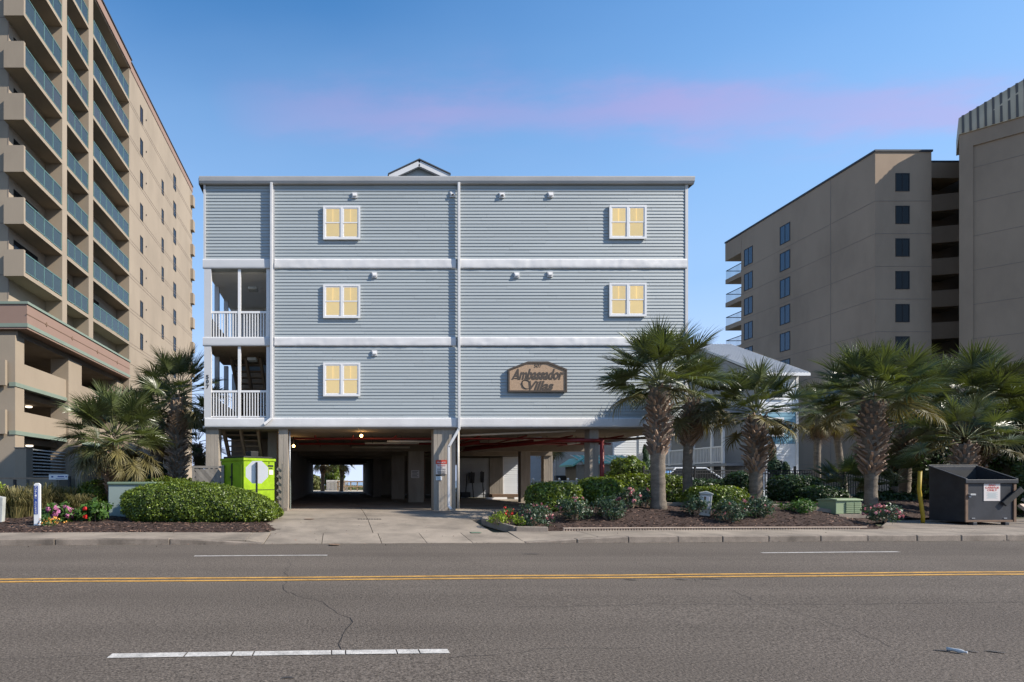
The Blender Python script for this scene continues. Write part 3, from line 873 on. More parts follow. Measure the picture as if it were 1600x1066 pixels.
# stair flight in the lower porch and below it
def stair(x0, x1, ya, za, yb, zb_, name):
    t = MB()
    for x in (x0, (x0 + x1) / 2, x1):
        t.bar((x, ya, za), (x, yb, zb_), .09, .28)
    st = t.build(name, M_['wood_dark'], villa)
    n = int(abs(zb_ - za) / .19); me = MB().box(x0, -.15, -.02, x1, .15, .02).mesh('tread', M_['wood_dark'], off=(0, 0, 0))
    for k in range(1, n):
        t_ = k / n
        put(me, 'tread', st, (0, ya + (yb - ya) * t_, za + (zb_ - za) * t_ + .16))
stair(X_(345), X_(395), 27.5, ZB1 + .1, 23.4, zb[0][0] + .05, 'stair')
stair(X_(342), X_(398), 25.8, .5, 22.2, ZB0 + .05, 'stair')

# ---- open parking level
m = MB(); m.box(XL + .03, FY + .03, ZB0 - .05, XR - .03, DEP, ZB0 + .018); m.build('ceiling_slab', M_['soffit'], villa)
for y in (29.5, 34.6, 39.5, 44.5, 49.5, 55.2):
    MB().box(XL + .1, y, 3.0, XR - .1, y + .5, ZB0 - .052).build('beam', M_['soffit'], villa)
colw = [(-4.94, -4.45, 21.5, 22.1), (-2.22, -1.86, 21.5, 22.1), (3.57, 4.40, 21.5, 22.1), (9.44, 9.78, 21.6, 22.1), (3.62, 4.42, 29.6, 30.1), (3.22, 4.02, 34.7, 35.2),
        (12.4, 12.95, 34.7, 35.2), (12.4, 12.95, 44.6, 45.1), (3.3, 4.1, 44.6, 45.1), (9.4, 9.9, 29.6, 30.1)]
for x0, x1, y0, y1 in colw:
    top = ZB0 - .052 if y0 < 29 else 3.0
    m = MB(); n = max(2, int((x1 - x0) / .13)); dx = (x1 - x0) / n
    m.box(x0 + .012, y0 + .012, .36, x1 - .012, y1, top)
    for k in range(n): m.box(x0 + k * dx + .004, y0 + rng.uniform(0, .006), .36, x0 + (k + 1) * dx - .004, y0 + .03, top)
    m.build('column', M_['cond_conc'], villa, bevel=.004)
m = MB(); m.box(X_(443), 21.2, .3, X_(449.5), 21.498, .5); m.build('column_footing', M_['kerb'], villa, bevel=.01)
m = MB()
m.box(-2.75, 22.6, .36, -2.4, 56, ZB0 - .06); m.box(2.45, 40, .36, 3.0, 56.5, 3.4); m.box(3.0, 46.5, .36, 7.8, 46.8, 3.4)
m.build('parking_wall', M_['dark_wall'], villa)
m = MB(); m.box(X_(450) , 22.3, .38, X_(450) + .02, 22.5, 3.0); m.box(-2.38, 23.0, .9, -2.2, 23.5, 1.7)
m.build('meter_box', M_['util_grey'], villa)
# back store wall with white garage siding and door
YG = 38.2; gx = lambda px: (px - VX) / F * YG; gz = lambda py: CH + (VY - py) / F * YG
m = MB(); siding(m, (gx(714), YG), (1, 0, 0), gx(763) - gx(714), .6, 2.96, (0, -1, 0), .2, .02); m.box(gx(714), YG + .002, .38, gx(812), YG + .2, 2.98)
m.build('store_wall', M_['store_white_shaded'], villa)
m = MB()
for k in range(8):
    a = gx(764.5) + (gx(785) - gx(764.5)) * k / 8; b = gx(764.5) + (gx(785) - gx(764.5)) * (k + 1) / 8
    m.box(a + .004, YG - .12 + rng.uniform(0, .01), .38, b - .004, YG - .002, 2.98)
m.build('board_panel', M_['wood_grey'], villa)
m = MB(); siding(m, (gx(787), YG - .01), (1, 0, 0), gx(810) - gx(787), .62, gz(716), (0, -1, 0), .13, .02, 9)
d = m.build('store_door', M_['town_white'], villa)
m = MB(); m.box(gx(785.5), YG - .05, .6, gx(787), YG - .003, gz(714)); m.box(gx(810), YG - .05, .6, gx(811.5), YG - .003, gz(714)); m.box(gx(787), YG - .05, gz(716), gx(810), YG - .003, gz(714))
m.build('door_frame', M_['vinyl'], d)
m = MB(); m.box(gx(763), YG - .9, .37, 12.3, YG - .13, .62); m.build('kerb_step', M_['rust'], villa, bevel=.02)
for k, (px, lab) in enumerate(((775, 'left'), (819, 'right'))):
    xx = (px - VX) / F * 34.6
    ws = MB(); ws.prism([(xx - .62, 34.45, .38), (xx - .62, 34.6, .38), (xx - .62, 34.58, .50), (xx - .62, 34.47, .50)], (1.25 if k == 0 else 2.3, 0, 0))
    tag(ws.build('wheel_stop', M_['vinyl']), ('white concrete wheel stop in front of the grey board panel' if k == 0 else 'white concrete wheel stop in front of the pale store door'), 'wheel stop', 'wheel stops in the parking level')
# pipes under the slab
pp = []
def pipe(pts, r, mt, nm='sprinkler_pipe'):
    MB().tube(pts, r, 8).build(nm, mt, villa, smooth=True)
zp = ZB0 - .28
pipe([(-1.8, 23.2, zp), (12.6, 23.2, zp)], .035, M_['red_pipe'])
pipe([(-1.8, 26.6, zp), (12.6, 26.6, zp)], .045, M_['red_pipe'])
pipe([(-1.8, 31.5, zp), (12.6, 31.5, zp)], .04, M_['red_pipe'])
pipe([(-1.8, 36.2, zp), (12.0, 36.2, zp)], .045, M_['red_pipe'])
for k, (xx, rr) in enumerate(((-.9, .03), (.6, .03), (2.3, .03), (5.6, .03), (7.4, .03), (9.2, .03), (11.2, .03))): pipe([(xx, 22.6, zp + .06), (xx + .02, 29.4, zp + .06)], rr, M_['red_pipe'])
pipe([(-1.8, 24.9, zp + .1), (12.6, 24.9, zp + .1)], .03, M_['red_pipe'])
pipe([(6.0, 24.6, zp - .05), (4.2, 34.4, zp - .05)], .075, M_['red_pipe'])
pipe([(8.2, 24.2, zp - .02), (5.0, 34.4, zp - .02)], .05, M_['red_pipe'])
pipe([(9.90, 21.55, zp - .2), (9.0, 21.5, zp - .2), (8.5, 22.3, zp - .16), (6.7, 28.0, zp - .14), (5.2, 37.8, zp - .14)], .075, M_['red_pipe'])
pipe([(9.88, 21.55, .5), (9.88, 21.55, zp - .16)], .08, M_['red_pipe'])
for k in range(11): pipe([(-1 + k * 1.25, 24.8, zp - .1), (-1 + k * 1.25, 24.8, ZB0 - .05)], .012, M_['dark_metal'], 'hanger')
pipe([(4.3, 22.2, zp + .03), (8.5, 22.0, zp + .19), (9.05, 21.95, zp + .22)], .04, M_['white_pipe'], 'drain_pipe')
pipe([(1.2, 25.6, zp - .03), (3.6, 25.6, zp - .03)], .05, M_['white_pipe'], 'drain_pipe')
pipe([(2.0, 23.4, zp - .1), (4.2, 23.4, zp - .1)], .045, M_['white_pipe'], 'drain_pipe')
pipe([(.7, 28.8, zp - .03), (3.6, 28.8, zp - .03)], .05, M_['white_pipe'], 'drain_pipe')
pipe([(4.48, 21.45, .45), (4.48, 21.45, ZB0 - .06)], .045, M_['white_pipe'], 'drain_pipe')
pipe([(4.44, 29.7, .45), (4.44, 29.7, 3.0)], .05, M_['rust'], 'drain_pipe')
pipe([(-1.80, 21.55, .6), (-1.80, 21.55, ZB0 - .1)], .022, M_['galv'], 'conduit')
pipe([(10.0, 23.2, zp - .2), (13.2, 22.6, zp + .1)], .05, M_['soffit'], 'drain_pipe')
for px, py, Y in ((1008 / 3.81 + 300, 156 / 3.81 + 640, 22.6), (605 / 3.81 + 300, 217 / 3.81 + 640, 25.2)):
    c = P(px, py, Y)
    MB().tube([(c.x, c.y, c.z + .05), (c.x, c.y, ZB0 - .04)], .03, 8).build('lamp_holder', M_['dark_metal'], villa)
    m = MB(); m.tube([c + Vector((0, 0, h)) for h in (-.06, -.045, 0, .04, .055)], [.012, .045, .06, .04, .02], 12); m.build('bulb', M_['bulb'], villa, smooth=True)
    l = bpy.data.lights.new('bulb_light', 'POINT'); l.energy = 3; l.color = (1, .62, .28); l.shadow_soft_size = .06
    lo = bpy.data.objects.new('bulb_light', l); COL.objects.link(lo); lo.location = c + Vector((0, -.12, -.02))
for px, py, Y, L in ((829, 685, 24.5, .55), (893, 693, 26, .3)):
    c = P(px, py, Y); m = MB(); m.bar(c + Vector((-L / 2, 0, -.03)), c + Vector((L / 2, -.5, .0)), .12, .06); m.build('tube_light', M_['vinyl'], villa)
# notices on the columns
nb = thing('notice_board', 'white and red parking notices fixed to the column beside the downspout', 'notice', (3.75, 21.49, 2.0))
cx = lambda px: (px - VX) / F * 21.49; cz = lambda py: CH + (VY - py) / F * 21.49
MB().box(cx(681), 21.47, cz(741), cx(698), 21.49, cz(725.5)).build('panel', M_['sign_pale'], nb)
MB().box(cx(681), 21.467, cz(725.3), cx(698), 21.49, cz(719)).build('header', M_['sign_red'], nb)
for s_, b, col in (('PRIVATE', 724, 'sign_white'), ('PROPERTY', 728.8, 'sign_red'), ('NO', 731.6, 'black'), ('SOLICITING', 734.6, 'black'), ('PARKING', 738, 'black'), ('TRESPASSING', 740.6, 'black')):
    w_ = {'NO': 3.5}.get(s_, 13); text(s_, cx(689.5 - w_ / 2), cx(689.5 + w_ / 2), cz(b), 2.3 * S, 21.463, M_[col], nb, ext=.001)
n2_ = thing('notice_board', 'small square white notice low on the downspout column', 'notice', (3.65, 21.49, 1.9))
MB().box(cx(681), 21.475, cz(750.5), cx(690.5), 21.49, cz(744.5)).build('panel', M_['sign_white'], n2_)
MB().box(cx(681), 21.474, cz(743.6), cx(689), 21.49, cz(742)).build('strip', M_['black'], n2_)
m = MB()
for k in range(4): m.box(cx(682), 21.472, cz(749.6 - k * 1.3), cx(689 - (k % 2) * 2), 21.476, cz(749.0 - k * 1.3))
m.build('print', M_['sign_teal'], n2_)
n3_ = thing('notice_board', 'dim white notice on the second column inside the parking level', 'notice', P(648, 738, 29.55))
a, b = P(642.5, 747, 29.56), P(655, 735, 29.58)
MB().box(a.x, a.y, a.z, b.x, b.y + .02, b.z).build('panel', M_['sign_pale'], n3_)
m = MB()
for k in range(5): m.box(a.x + .05, a.y - .004, b.z - .07 - k * .07, b.x - .05 - (k % 2) * .06, a.y - .001, b.z - .045 - k * .07)
m.build('print', M_['black'], n3_)
# ------------------------------------------------------------------ tan balcony tower on the left
ht = thing('hotel_tower', 'tall tan tower with teal glass balconies above a parking podium', 'tower', (-17, 31, .3))
XS, XB = -16.7, -17.75
FL = [12.38 + 2.77 * k for k in range(9)]
m = MB(); m.box(-45, 31.0, 11.0, XB, 66, 34.6); m.build('wall', M_['stucco'], ht)
m = MB(); m.box(XB + .002, 46.1, 10.9, XS, 66, 34.5); m.build('side_wall', M_['stucco'], ht)
m = MB(); m.box(-45.05, 30.9, 34.62, XS + .08, 46.3, 35.25); m.build('parapet', M_['stucco_pink'], ht)
m = MB(); m.box(-45.05, 46.302, 34.52, XS + .05, 66.05, 35.1); m.build('parapet', M_['stucco_pink'], ht)
m = MB(); m.box(-45.1, 30.8, 35.26, XS + .16, 46.35, 35.36); m.box(-45.1, 46.36, 35.12, XS + .12, 66.1, 35.22); m.build('coping', M_['roof_dark'], ht)
for y0, y1 in ((34.9, 35.5), (38.6, 39.3)):
    MB().box(XB + .003, y0, 11.0, XS, y1, 34.6).build('fin_wall', M_['stucco'], ht)
# floor joints on the blank walls
jm = MB().box(-.012, 0, -.02, .012, 19.8, .02).mesh('wall_joint', M_['tower_joint'])
jf = MB().box(-27, -.012, -.02, 0, .012, .02).mesh('wall_joint', M_['tower_joint'])
for z in FL:
    put(jm, 'wall_joint', ht, (XS, 46.15, z + .2)); put(jm, 'wall_joint', ht, (XS, 46.15, z - .05)); put(jf, 'wall_joint', ht, (XB, 31, z + .2))
put(MB().box(-.02, -.012, 0, .02, .012, 23).mesh('wall_joint', M_['tower_joint']), 'wall_joint', ht, (P(13, 0, 31).x, 31, 11.3))
bays = [(30.62, 34.9), (35.5, 38.6), (39.3, 46.1)]
slabm, glm, frm, drm = [], [], [], []
for y0, y1 in bays:
    L_ = y1 - y0
    b = MB(); b.box(XB + .004, 0, 0, XS - .0, L_, .22)
    if y0 < 31:
        b.box(XB + .0, 0, .22, XS, .16, 1.41); b.box(XB - .02, 0, 0, XB + .003, .38, 1.41)
    slabm.append(b.mesh('balcony', M_['stucco']))
    fr = MB(); fr.box(XS - .08, .17, 1.25, XS - .03, L_ - .002, 1.31); fr.box(XS - .075, .17, .30, XS - .035, L_ - .002, .34)
    npn = max(2, round(L_ / 1.1)); st = .18
    for k in range(npn + 1):
        yy = st + (L_ - st - .05) * k / npn; fr.box(XS - .075, yy, .22, XS - .035, yy + .05, 1.25)
    frm.append(fr.mesh('railing', M_['teal_metal']))
    w = (L_ - st - .05) / npn
    g = MB(); g.box(XS - .062, .055, .345, XS - .05, w - .005, 1.245)
    glm.append((g.mesh('glass_pane', M_['teal_glass']), [st + w * k for k in range(npn)]))
    d = MB()
    d.box(XB + .003, .9 if y0 < 31 else .5, .23, XB + .03, min(L_ - .6, 3.4), 2.3)
    drm.append(d.mesh('sliding_door', M_['dark_glass']))
for k, z in enumerate(FL):
    for (y0, y1), sm_, fm, (gm, gys), dm in zip(bays, slabm, frm, glm, drm):
        if k == 8:
            continue
        b = put(sm_, 'balcony', ht, (0, y0, z)); put(fm, 'railing', b, (0, y0, z))
        for gy_ in gys: put(gm, 'glass_pane', b, (0, y0 + gy_, z))
        put(dm, 'sliding_door', b, (0, y0, z))
MB().box(XB + .004, 30.7, FL[8], XS - .01, 46.09, 34.61).build('roof_slab', M_['stucco'], ht)
# a few chairs on the balconies
chm = MB(); chm.box(-.22, -.22, .38, .22, .22, .43); chm.box(-.22, .18, .43, .22, .24, .92)
for sx in (-.2, .17):
    for sy in (-.2, .17): chm.box(sx, sy, 0, sx + .03, sy + .03, .38)
chm = chm.mesh('balcony_chair', M_['pedestal'])
for k, (y, fl) in enumerate(((32.5, 1), (33.6, 3), (37.2, 0), (36.6, 2), (44.0, 4), (41.2, 0))):
    o = put(chm, 'balcony_chair', None, (XS - .6, y, FL[fl] + .23), rot=(0, 0, rng.uniform(0, 6)))
    tag(o, 'small pale chair on a balcony of the tan tower, ' + ['front corner bay, second level up', 'front corner bay, fourth level up', 'middle bay, lowest level', 'middle bay, third level up', 'wide bay, fifth level up', 'wide bay, lowest level'][k], 'chair', 'chairs on the tower balconies')
# tall narrow windows of the blank wall
for px, Yc, zt, w_, h_ in ((221, 48.96, 32.55, .68, 1.35), (254, 54.85, 32.15, .62, 1.3), (273, 58.9, 31.95, .95, 1.45)):
    fm = MB(); fm.box(-.01, -w_ / 2, -h_ / 2, .03, -w_ / 2 + .06, h_ / 2); fm.box(-.01, w_ / 2 - .06, -h_ / 2, .03, w_ / 2, h_ / 2); fm.box(-.01, -w_ / 2 + .06, -h_ / 2, .03, w_ / 2 - .06, -h_ / 2 + .06); fm.box(-.01, -w_ / 2 + .06, h_ / 2 - .06, .03, w_ / 2 - .06, h_ / 2)
    fm = fm.mesh('window', M_['black'])
    pm = MB().box(-.008, -w_ / 2 + .06, -h_ / 2 + .06, .004, w_ / 2 - .06, h_ / 2 - .06).mesh('pane', M_['dark_glass'])
    for k in range(8 if px != 254 else 7):
        c = (XS, Yc, zt - 2.75 * k - (2.75 if px == 254 else 0))
        w = put(fm, 'window', ht, c); put(pm, 'pane', w, c)
        if px == 221: put(MB().box(0, 1.1, .25, .06, 1.2, .35).mesh('wall_light', M_['black']) if k == 0 else bpy.data.meshes['wall_light'], 'wall_light', ht, c)
em = MB(); em.box(XS, 65.2, 0, XS + .32, 66.0, 1.15); em = em.mesh('end_balcony', M_['stucco'])
for z in FL[:8]: put(em, 'end_balcony', ht, (0, 0, z + .9))
# podium
m = MB(); m.box(-45, 30.95, 9.65, XS - .003, 46.2, 10.98); m.build('podium_band', M_['stucco_pink'], ht)
m = MB(); m.box(-45, 30.9, 10.985, XS + .06, 46.25, 11.12); m.box(-45, 30.92, 9.75, XS + .035, 46.22, 9.95); m.build('band_trim', M_['green_trim'], ht)
jz = MB(); jz.box(XS - .01, 30.9, 10.42, XS + .012, 46.2, 10.46)
for y in (33.0, 36.2, 40.0, 43.6): jz.prism([(XS + .004, y, 10.3), (XS + .004, y + .12, 10.44), (XS + .004, y, 10.58), (XS + .004, y - .12, 10.44)], (.02, 0, 0))
jz.build('band_ornament', M_['rust'], ht)
XP = -17.4
m = MB()
m.box(-45, 31.3, 9.35, XP, 66, 9.64); m.box(-45, 31.9, 6.2, XP - .6, 66, 6.5); m.box(-45, 31.9, 3.6, XP - .6, 66, 3.9); m.box(-30, 31, .3, -24, 66, 9.3)
m.build('parking_slab', M_['soffit'], ht)
for y0, y1 in ((31.05, 31.95), (36.9, 38.8), (45.0, 46.1)): MB().box(XP - 1.0, y0, .3, XP + (.0 if y0 < 32 else .14), y1, 9.34).build('podium_column', M_['stucco'], ht)
for z0, z1 in ((6.6, 7.95), (4.0, 5.3)):
    for y0, y1 in ((31.96, 36.89), (38.81, 44.99)): MB().box(XP - .3, y0, z0, XP - .01, y1, z1).build('parking_parapet', M_['stucco'], ht)
    m = MB(); m.box(XP - .3, 31.0, z0 - .02, XP + .045, 46, z0 + .2); m.build('band_trim', M_['green_trim'], ht)
    m = MB(); m.box(-45, 30.75, z0, P(8, 0, 30.75).x, 30.95, z1); m.build('parking_parapet', M_['stucco'], ht)
MB().box(XP - .2, 46.1, .3, XS - .01, 66, 10.88).build('podium_wall', M_['stucco'], ht)
sl = MB().box(-.06, 0, -.035, .06, 4.9, .035).mesh('louvre_slat', M_['pedestal'])
for k in range(9): put(sl, 'louvre_slat', ht, (XP - .1, 31.97, 1.75 + k * .19))
MB().box(XP - .4, 31.96, .3, XP - .02, 36.89, 1.65).build('podium_base_wall', M_['stucco'], ht)
MB().box(XP - .4, 38.81, .3, XP - .02, 44.99, 2.6).build('podium_base_wall', M_['stucco'], ht)
m = MB()
for k in range(9): m.box(-45, 30.99, .7 + k * .3, XP - 1.0, 31.05, .96 + k * .3)
m.build('rusticated_wall', M_['stucco'], ht)
for c in (P(45, 636, 36), P(46, 697, 34)):
    m = MB(); m.tube([c + Vector((0, 0, h)) for h in (-.05, -.03, .05)], [.10, .2, .2], 12); m.build('ceiling_lamp', M_['lamp_lit'], ht, smooth=True)
# garden wall with pillars in front of the podium
gw = thing('garden_wall', 'low tan wall with square pillars in front of the tan tower', 'wall', (-14.5, 29, .3))
def pillar(px0, px1, pyt, Y, mt='stucco'):
    a, b = P(px0, pyt, Y), P(px1, pyt, Y)
    m = MB(); m.box(a.x, Y, .25, b.x, Y + .62, a.z - .06); m.box(a.x - .03, Y - .03, a.z - .055, b.x + .03, Y + .65, a.z); m.build('pillar', M_[mt], gw, bevel=.015)
pillar(23, 41, 699, 28.0); pillar(117, 129, 712, 30.2); pillar(157, 166, 718, 33.0)
def gwall(pa, pb, Ya, Yb, zt, ribs=0):
    a, b = P(pa, 0, Ya), P(pb, 0, Yb); m = MB()
    if not ribs: m.bar((a.x, a.y, (zt + .25) / 2), (b.x, b.y, (zt + .25) / 2), .2, zt - .25)
    else:
        n = int((zt - .25) / .17)
        for k in range(n): m.bar((a.x, a.y, .25 + .17 * (k + .5)), (b.x, b.y, .25 + .17 * (k + .5)), .2, .15)
        m.bar((a.x, a.y, (zt + .25) / 2), (b.x, b.y, (zt + .25) / 2), .16, zt - .26)
    m.build('wall_panel', M_['stucco'], gw)
gwall(-60, 23, 28.3, 28.3, 1.6); gwall(41, 89, 28.3, 28.8, 1.6); gwall(89, 117, 28.8, 30.4, 1.58); gwall(129, 157, 30.5, 33.2, 2.25, 1); gwall(166, 240, 33.2, 34.5, 2.0, 1)

# ------------------------------------------------------------------ brown-tan tower on the right
rt = thing('apartment_tower', 'shaded brown-tan apartment tower with dark stair openings on the right', 'tower', (46, 47.6, .3))
m = MB()
x0, x1, y0 = 44.4, 49.05, 47.6
m.box(x0, y0, .2, x1, 63.4, 28.65); m.box(x1 + .002, y0 + 3.2, .2, 62, 63.4, 28.2)
m.build('wall', M_['tower_tan'], rt)
m = MB(); m.box(x0 - .02, 63.402, 26.6, 56, 66.0, 28.6); m.build('roof_overhang', M_['tower_tan'], rt)
m = MB(); m.box(x0 - .08, y0 - .08, 28.655, x1 + .06, 66.05, 28.82); m.box(x1 + .061, y0 + 1.1, 28.40, 54, 66, 28.56); m.build('coping', M_['roof_dark'], rt)
jm = MB().box(-.015, 0, -.02, .01, 15.8, .02).mesh('wall_joint', M_['tower_joint']); jf = MB().box(0, -.015, -.02, 4.65, .01, .02).mesh('wall_joint', M_['tower_joint'])
jv = MB().box(-.015, -.02, 0, .01, .02, 28.4).mesh('wall_joint', M_['tower_joint'])
for k in range(10): put(jm, 'wall_joint', rt, (x0, y0, 24.6 - 2.7 * k)); put(jf, 'wall_joint', rt, (x0, y0, 24.6 - 2.7 * k))
put(jv, 'wall_joint', rt, (x0, 51.9, .2))
def tower_win(name, w, h, side):
    t = .07; f = MB(); p = MB()
    a = lambda u0, z0, u1, z1, d0, d1, mb: (mb.box(-d1, u0, z0, -d0, u1, z1) if side else mb.box(u0, -d1, z0, u1, -d0, z1))
    a(-w / 2, -h / 2, w / 2, -h / 2 + t, -.02, .03, f); a(-w / 2, h / 2 - t, w / 2, h / 2, -.02, .03, f)
    a(-w / 2, -h / 2 + t, -w / 2 + t, h / 2 - t, -.02, .03, f); a(w / 2 - t, -h / 2 + t, w / 2, h / 2 - t, -.02, .03, f); a(-.03, -h / 2 + t, .03, h / 2 - t, -.02, .025, f)
    a(-w / 2 + t, -h / 2 + t, w / 2 - t, h / 2 - t, -.01, .008, p)
    return f.mesh('window', M_['black']), p.mesh('pane', M_['sky_glass'] if side else M_['dark_glass'])
fw, fp = tower_win('a', 1.16, 1.5, False)
for py in (285, 336, 387, 438, 489.5, 540, 591, 642):
    c = P(1410, py, y0); w = put(fw, 'window', rt, c); put(fp, 'pane', w, c)
sw, sp = tower_win('b', 1.3, 1.85, True)
for k in range(8):
    for Yc, zc in ((57.2, 26.0), (62.3, 25.75)):
        c = (x0, Yc, zc - 2.68 * k); w = put(sw, 'window', rt, c); put(sp, 'pane', w, c)
bsl = MB(); bsl.box(x0 - .0, 63.404, 0, 52, 66.0, .5); bsl = bsl.mesh('balcony', M_['tower_tan'])
brl = MB(); brl.box(x0 + .02, 63.45, 1.45, x0 + .07, 65.95, 1.52); brl.box(x0 + .02, 65.9, 1.45, 50, 65.95, 1.52)
for k in range(14): brl.box(x0 + .03, 63.5 + k * .185, .5, x0 + .055, 63.525 + k * .185, 1.45)
brl = brl.mesh('railing', M_['dark_metal'])
for k in range(9):
    z = 26.1 - 2.66 * (k + 1) + .55
    b = put(bsl, 'balcony', rt, (0, 0, z)); put(brl, 'railing', b, (0, 0, z))
# open stair recess
sm_ = MB(); sm_.prism([(x1 + .003, y0 + 1.15, 0), (50.4, y0 + 1.55, 0), (52.5, y0 + 1.0, 0), (52.5, y0 + 1.2, 0), (50.4, y0 + 1.75, 0), (x1 + .003, y0 + 1.35, 0)], (0, 0, 1.4)); sm_ = sm_.mesh('stair_parapet', M_['tower_tan'])
sl_ = MB().box(x1 + .003, y0 + 1.76, 0, 53, y0 + 3.19, .2).mesh('stair_landing', M_['soffit'])
for k in range(10):
    z = Z0 = P(0, 329, 48.9).z - 2.72 * k
    put(sm_, 'stair_parapet', rt, (0, 0, z)); put(sl_, 'stair_landing', rt, (0, 0, z))
MB().box(x1 + .003, y0 + 1.1, P(0, 280, 48.9).z, 53, y0 + 3.19, 28.395).build('stair_parapet', M_['tower_tan'], rt)
# angled block in front
CX, CY = 49.65, 46.0; q2 = math.sqrt(.5)
def ang(t, z, o=0.0):   # along the 45 degree face; o = outwards
    return Vector((CX + t * q2 - o * q2, CY - t * q2 - o * q2, z))
m = MB()
m.prism([ang(0, .2), ang(16, .2), Vector((72, 46, .2)), Vector((62, 57, .2)), Vector((54.6, 50.2, .2))], (0, 0, 28.84)); m.build('angled_block', M_['tower_tan'], rt)
m = MB()
for t0, t1, z0, z1, o in ((-.03, .72, .2, 29.04, .12), (.721, 16, 27.9, 29.04, .12)):
    m.add([ang(t0, z0), ang(t1, z0), ang(t1, z1), ang(t0, z1), ang(t0, z0, o), ang(t1, z0, o), ang(t1, z1, o), ang(t0, z1, o)], [(0, 1, 2, 3), (7, 6, 5, 4), (0, 4, 5, 1), (1, 5, 6, 2), (2, 6, 7, 3), (3, 7, 4, 0)])
m.build('pilaster', M_['tower_tan'], rt)
for k in range(9):
    a = ang(.73, 26.2 - 2.7 * k, .004); b = ang(16, 26.2 - 2.7 * k, .004)
    MB().bar(a, b, .02, .04).build('wall_joint', M_['tower_joint'], rt)
m = MB()
def roofz(t): return 30.55 + t * .45
o0, o1 = .22, -.5
m.add([ang(-.05, 29.05, o0), ang(7, 29.05, o0), ang(7, roofz(7), o1), ang(-.05, roofz(0), o1 + .3), ang(-.05, 29.05, -4), ang(7, 29.05, -4), ang(7, roofz(7), -4), ang(-.05, roofz(0) - .3, -4)],
      [(0, 1, 2, 3), (3, 2, 6, 7), (0, 3, 7, 4), (1, 5, 6, 2), (0, 4, 5, 1), (4, 7, 6, 5)])
ms = m.build('mansard', M_['mansard'], rt)
for k in range(17):
    t = .18 + k * .4
    f = (t + .05) / 7.05
    MB().bar(ang(t, 29.1, o0 + .02), ang(t, roofz(t) + .02, o1 + .3 - .3 * f + .03), .13, .08, up=ang(0, 0, 1) - ang(0, 0, 0)).build('roof_rib', M_['mansard_rib'], ms)

# ------------------------------------------------------------------ pale blue townhouses behind
th = thing('townhouse', 'pale blue and white townhouse with ribbed metal roof and white porch rails', 'house', (24, 32, .3))
hx0, hx1, hy0, hy1 = 23.45, 25.55, 32.0, 43.4
m = MB(); m.box(hx0 + .03, hy0 + .04, .3, hx1, 37.2, 7.35); m.box(hx0 + 1.1, 37.2, .3, hx1, hy1, 7.35)
ridge = (37.9, 10.35)
m.prism([(hx0 + .03, hy0 + .04, 7.351), (hx0 + .03, hy1, 7.351), (hx0 + .03, ridge[0], ridge[1] - .1)], (hx1 - hx0 - .03, 0, 0))
m.build('wall', M_['town_shaded'], th)
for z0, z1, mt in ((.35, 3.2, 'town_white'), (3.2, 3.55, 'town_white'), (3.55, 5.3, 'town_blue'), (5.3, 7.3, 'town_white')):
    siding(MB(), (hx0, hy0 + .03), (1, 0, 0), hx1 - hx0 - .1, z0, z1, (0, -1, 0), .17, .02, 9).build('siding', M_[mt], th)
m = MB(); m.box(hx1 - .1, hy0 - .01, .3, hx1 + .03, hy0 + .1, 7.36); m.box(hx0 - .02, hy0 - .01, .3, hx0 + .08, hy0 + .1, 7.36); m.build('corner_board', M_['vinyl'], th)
siding(MB(), (hx0 + .02, 37.2), (0, -1, 0), 37.2 - hy0 - .05, .35, 7.3, (-1, 0, 0), .17, .02, 9).build('siding', M_['town_shaded'], th)
m = MB(); a, b = Vector((hx0 - .2, hy0 - .5, 7.28)), Vector((hx0 - .2, ridge[0], ridge[1]))
c = Vector((hx0 - .2, hy1 + .4, 7.2)); th_ = Vector((0, 0, .12))
m.prism([a, b, c, c + th_, b + th_, a + th_], (hx1 - hx0 + .45, 0, 0)); rf = m.build('roof', M_['metal_roof'], th)
for k in range(14):
    x = hx0 - .17 + k * (hx1 - hx0 + .36) / 13
    MB().bar(Vector((x, a.y, a.z + .135)), Vector((x, b.y, b.z + .135)), .03, .05).build('roof_seam', M_['metal_roof'], rf)
MB().bar((hx0 - .2, a.y - .03, a.z + .03), (hx1 + .25, a.y - .03, a.z + .03), .06, .16).build('eave_board', M_['vinyl'], th)
def simple_window(par, x0, x1, z0, z1, y, mt='dark_glass'):
    f = MB(); t = .09
    f.box(x0, y - .05, z0, x1, y + .02, z0 + t); f.box(x0, y - .05, z1 - t, x1, y + .02, z1); f.box(x0, y - .05, z0 + t, x0 + t, y + .02, z1 - t); f.box(x1 - t, y - .05, z0 + t, x1, y + .02, z1 - t)
    f.box(x0 + t, y - .045, (z0 + z1) / 2 - .03, x1 - t, y, (z0 + z1) / 2 + .03)
    w = f.build('window', M_['vinyl'], par); MB().box(x0 + t, y - .03, z0 + t, x1 - t, y - .02, z1 - t).build('pane', M_[mt], w)
simple_window(th, hx0 + .35, hx0 + 1.3, 3.95, 5.0, hy0); simple_window(th, hx0 + .3, hx0 + 1.3, 1.1, 2.7, hy0); simple_window(th, hx0 + .5, hx0 + 1.3, 6.0, 7.0, hy0)
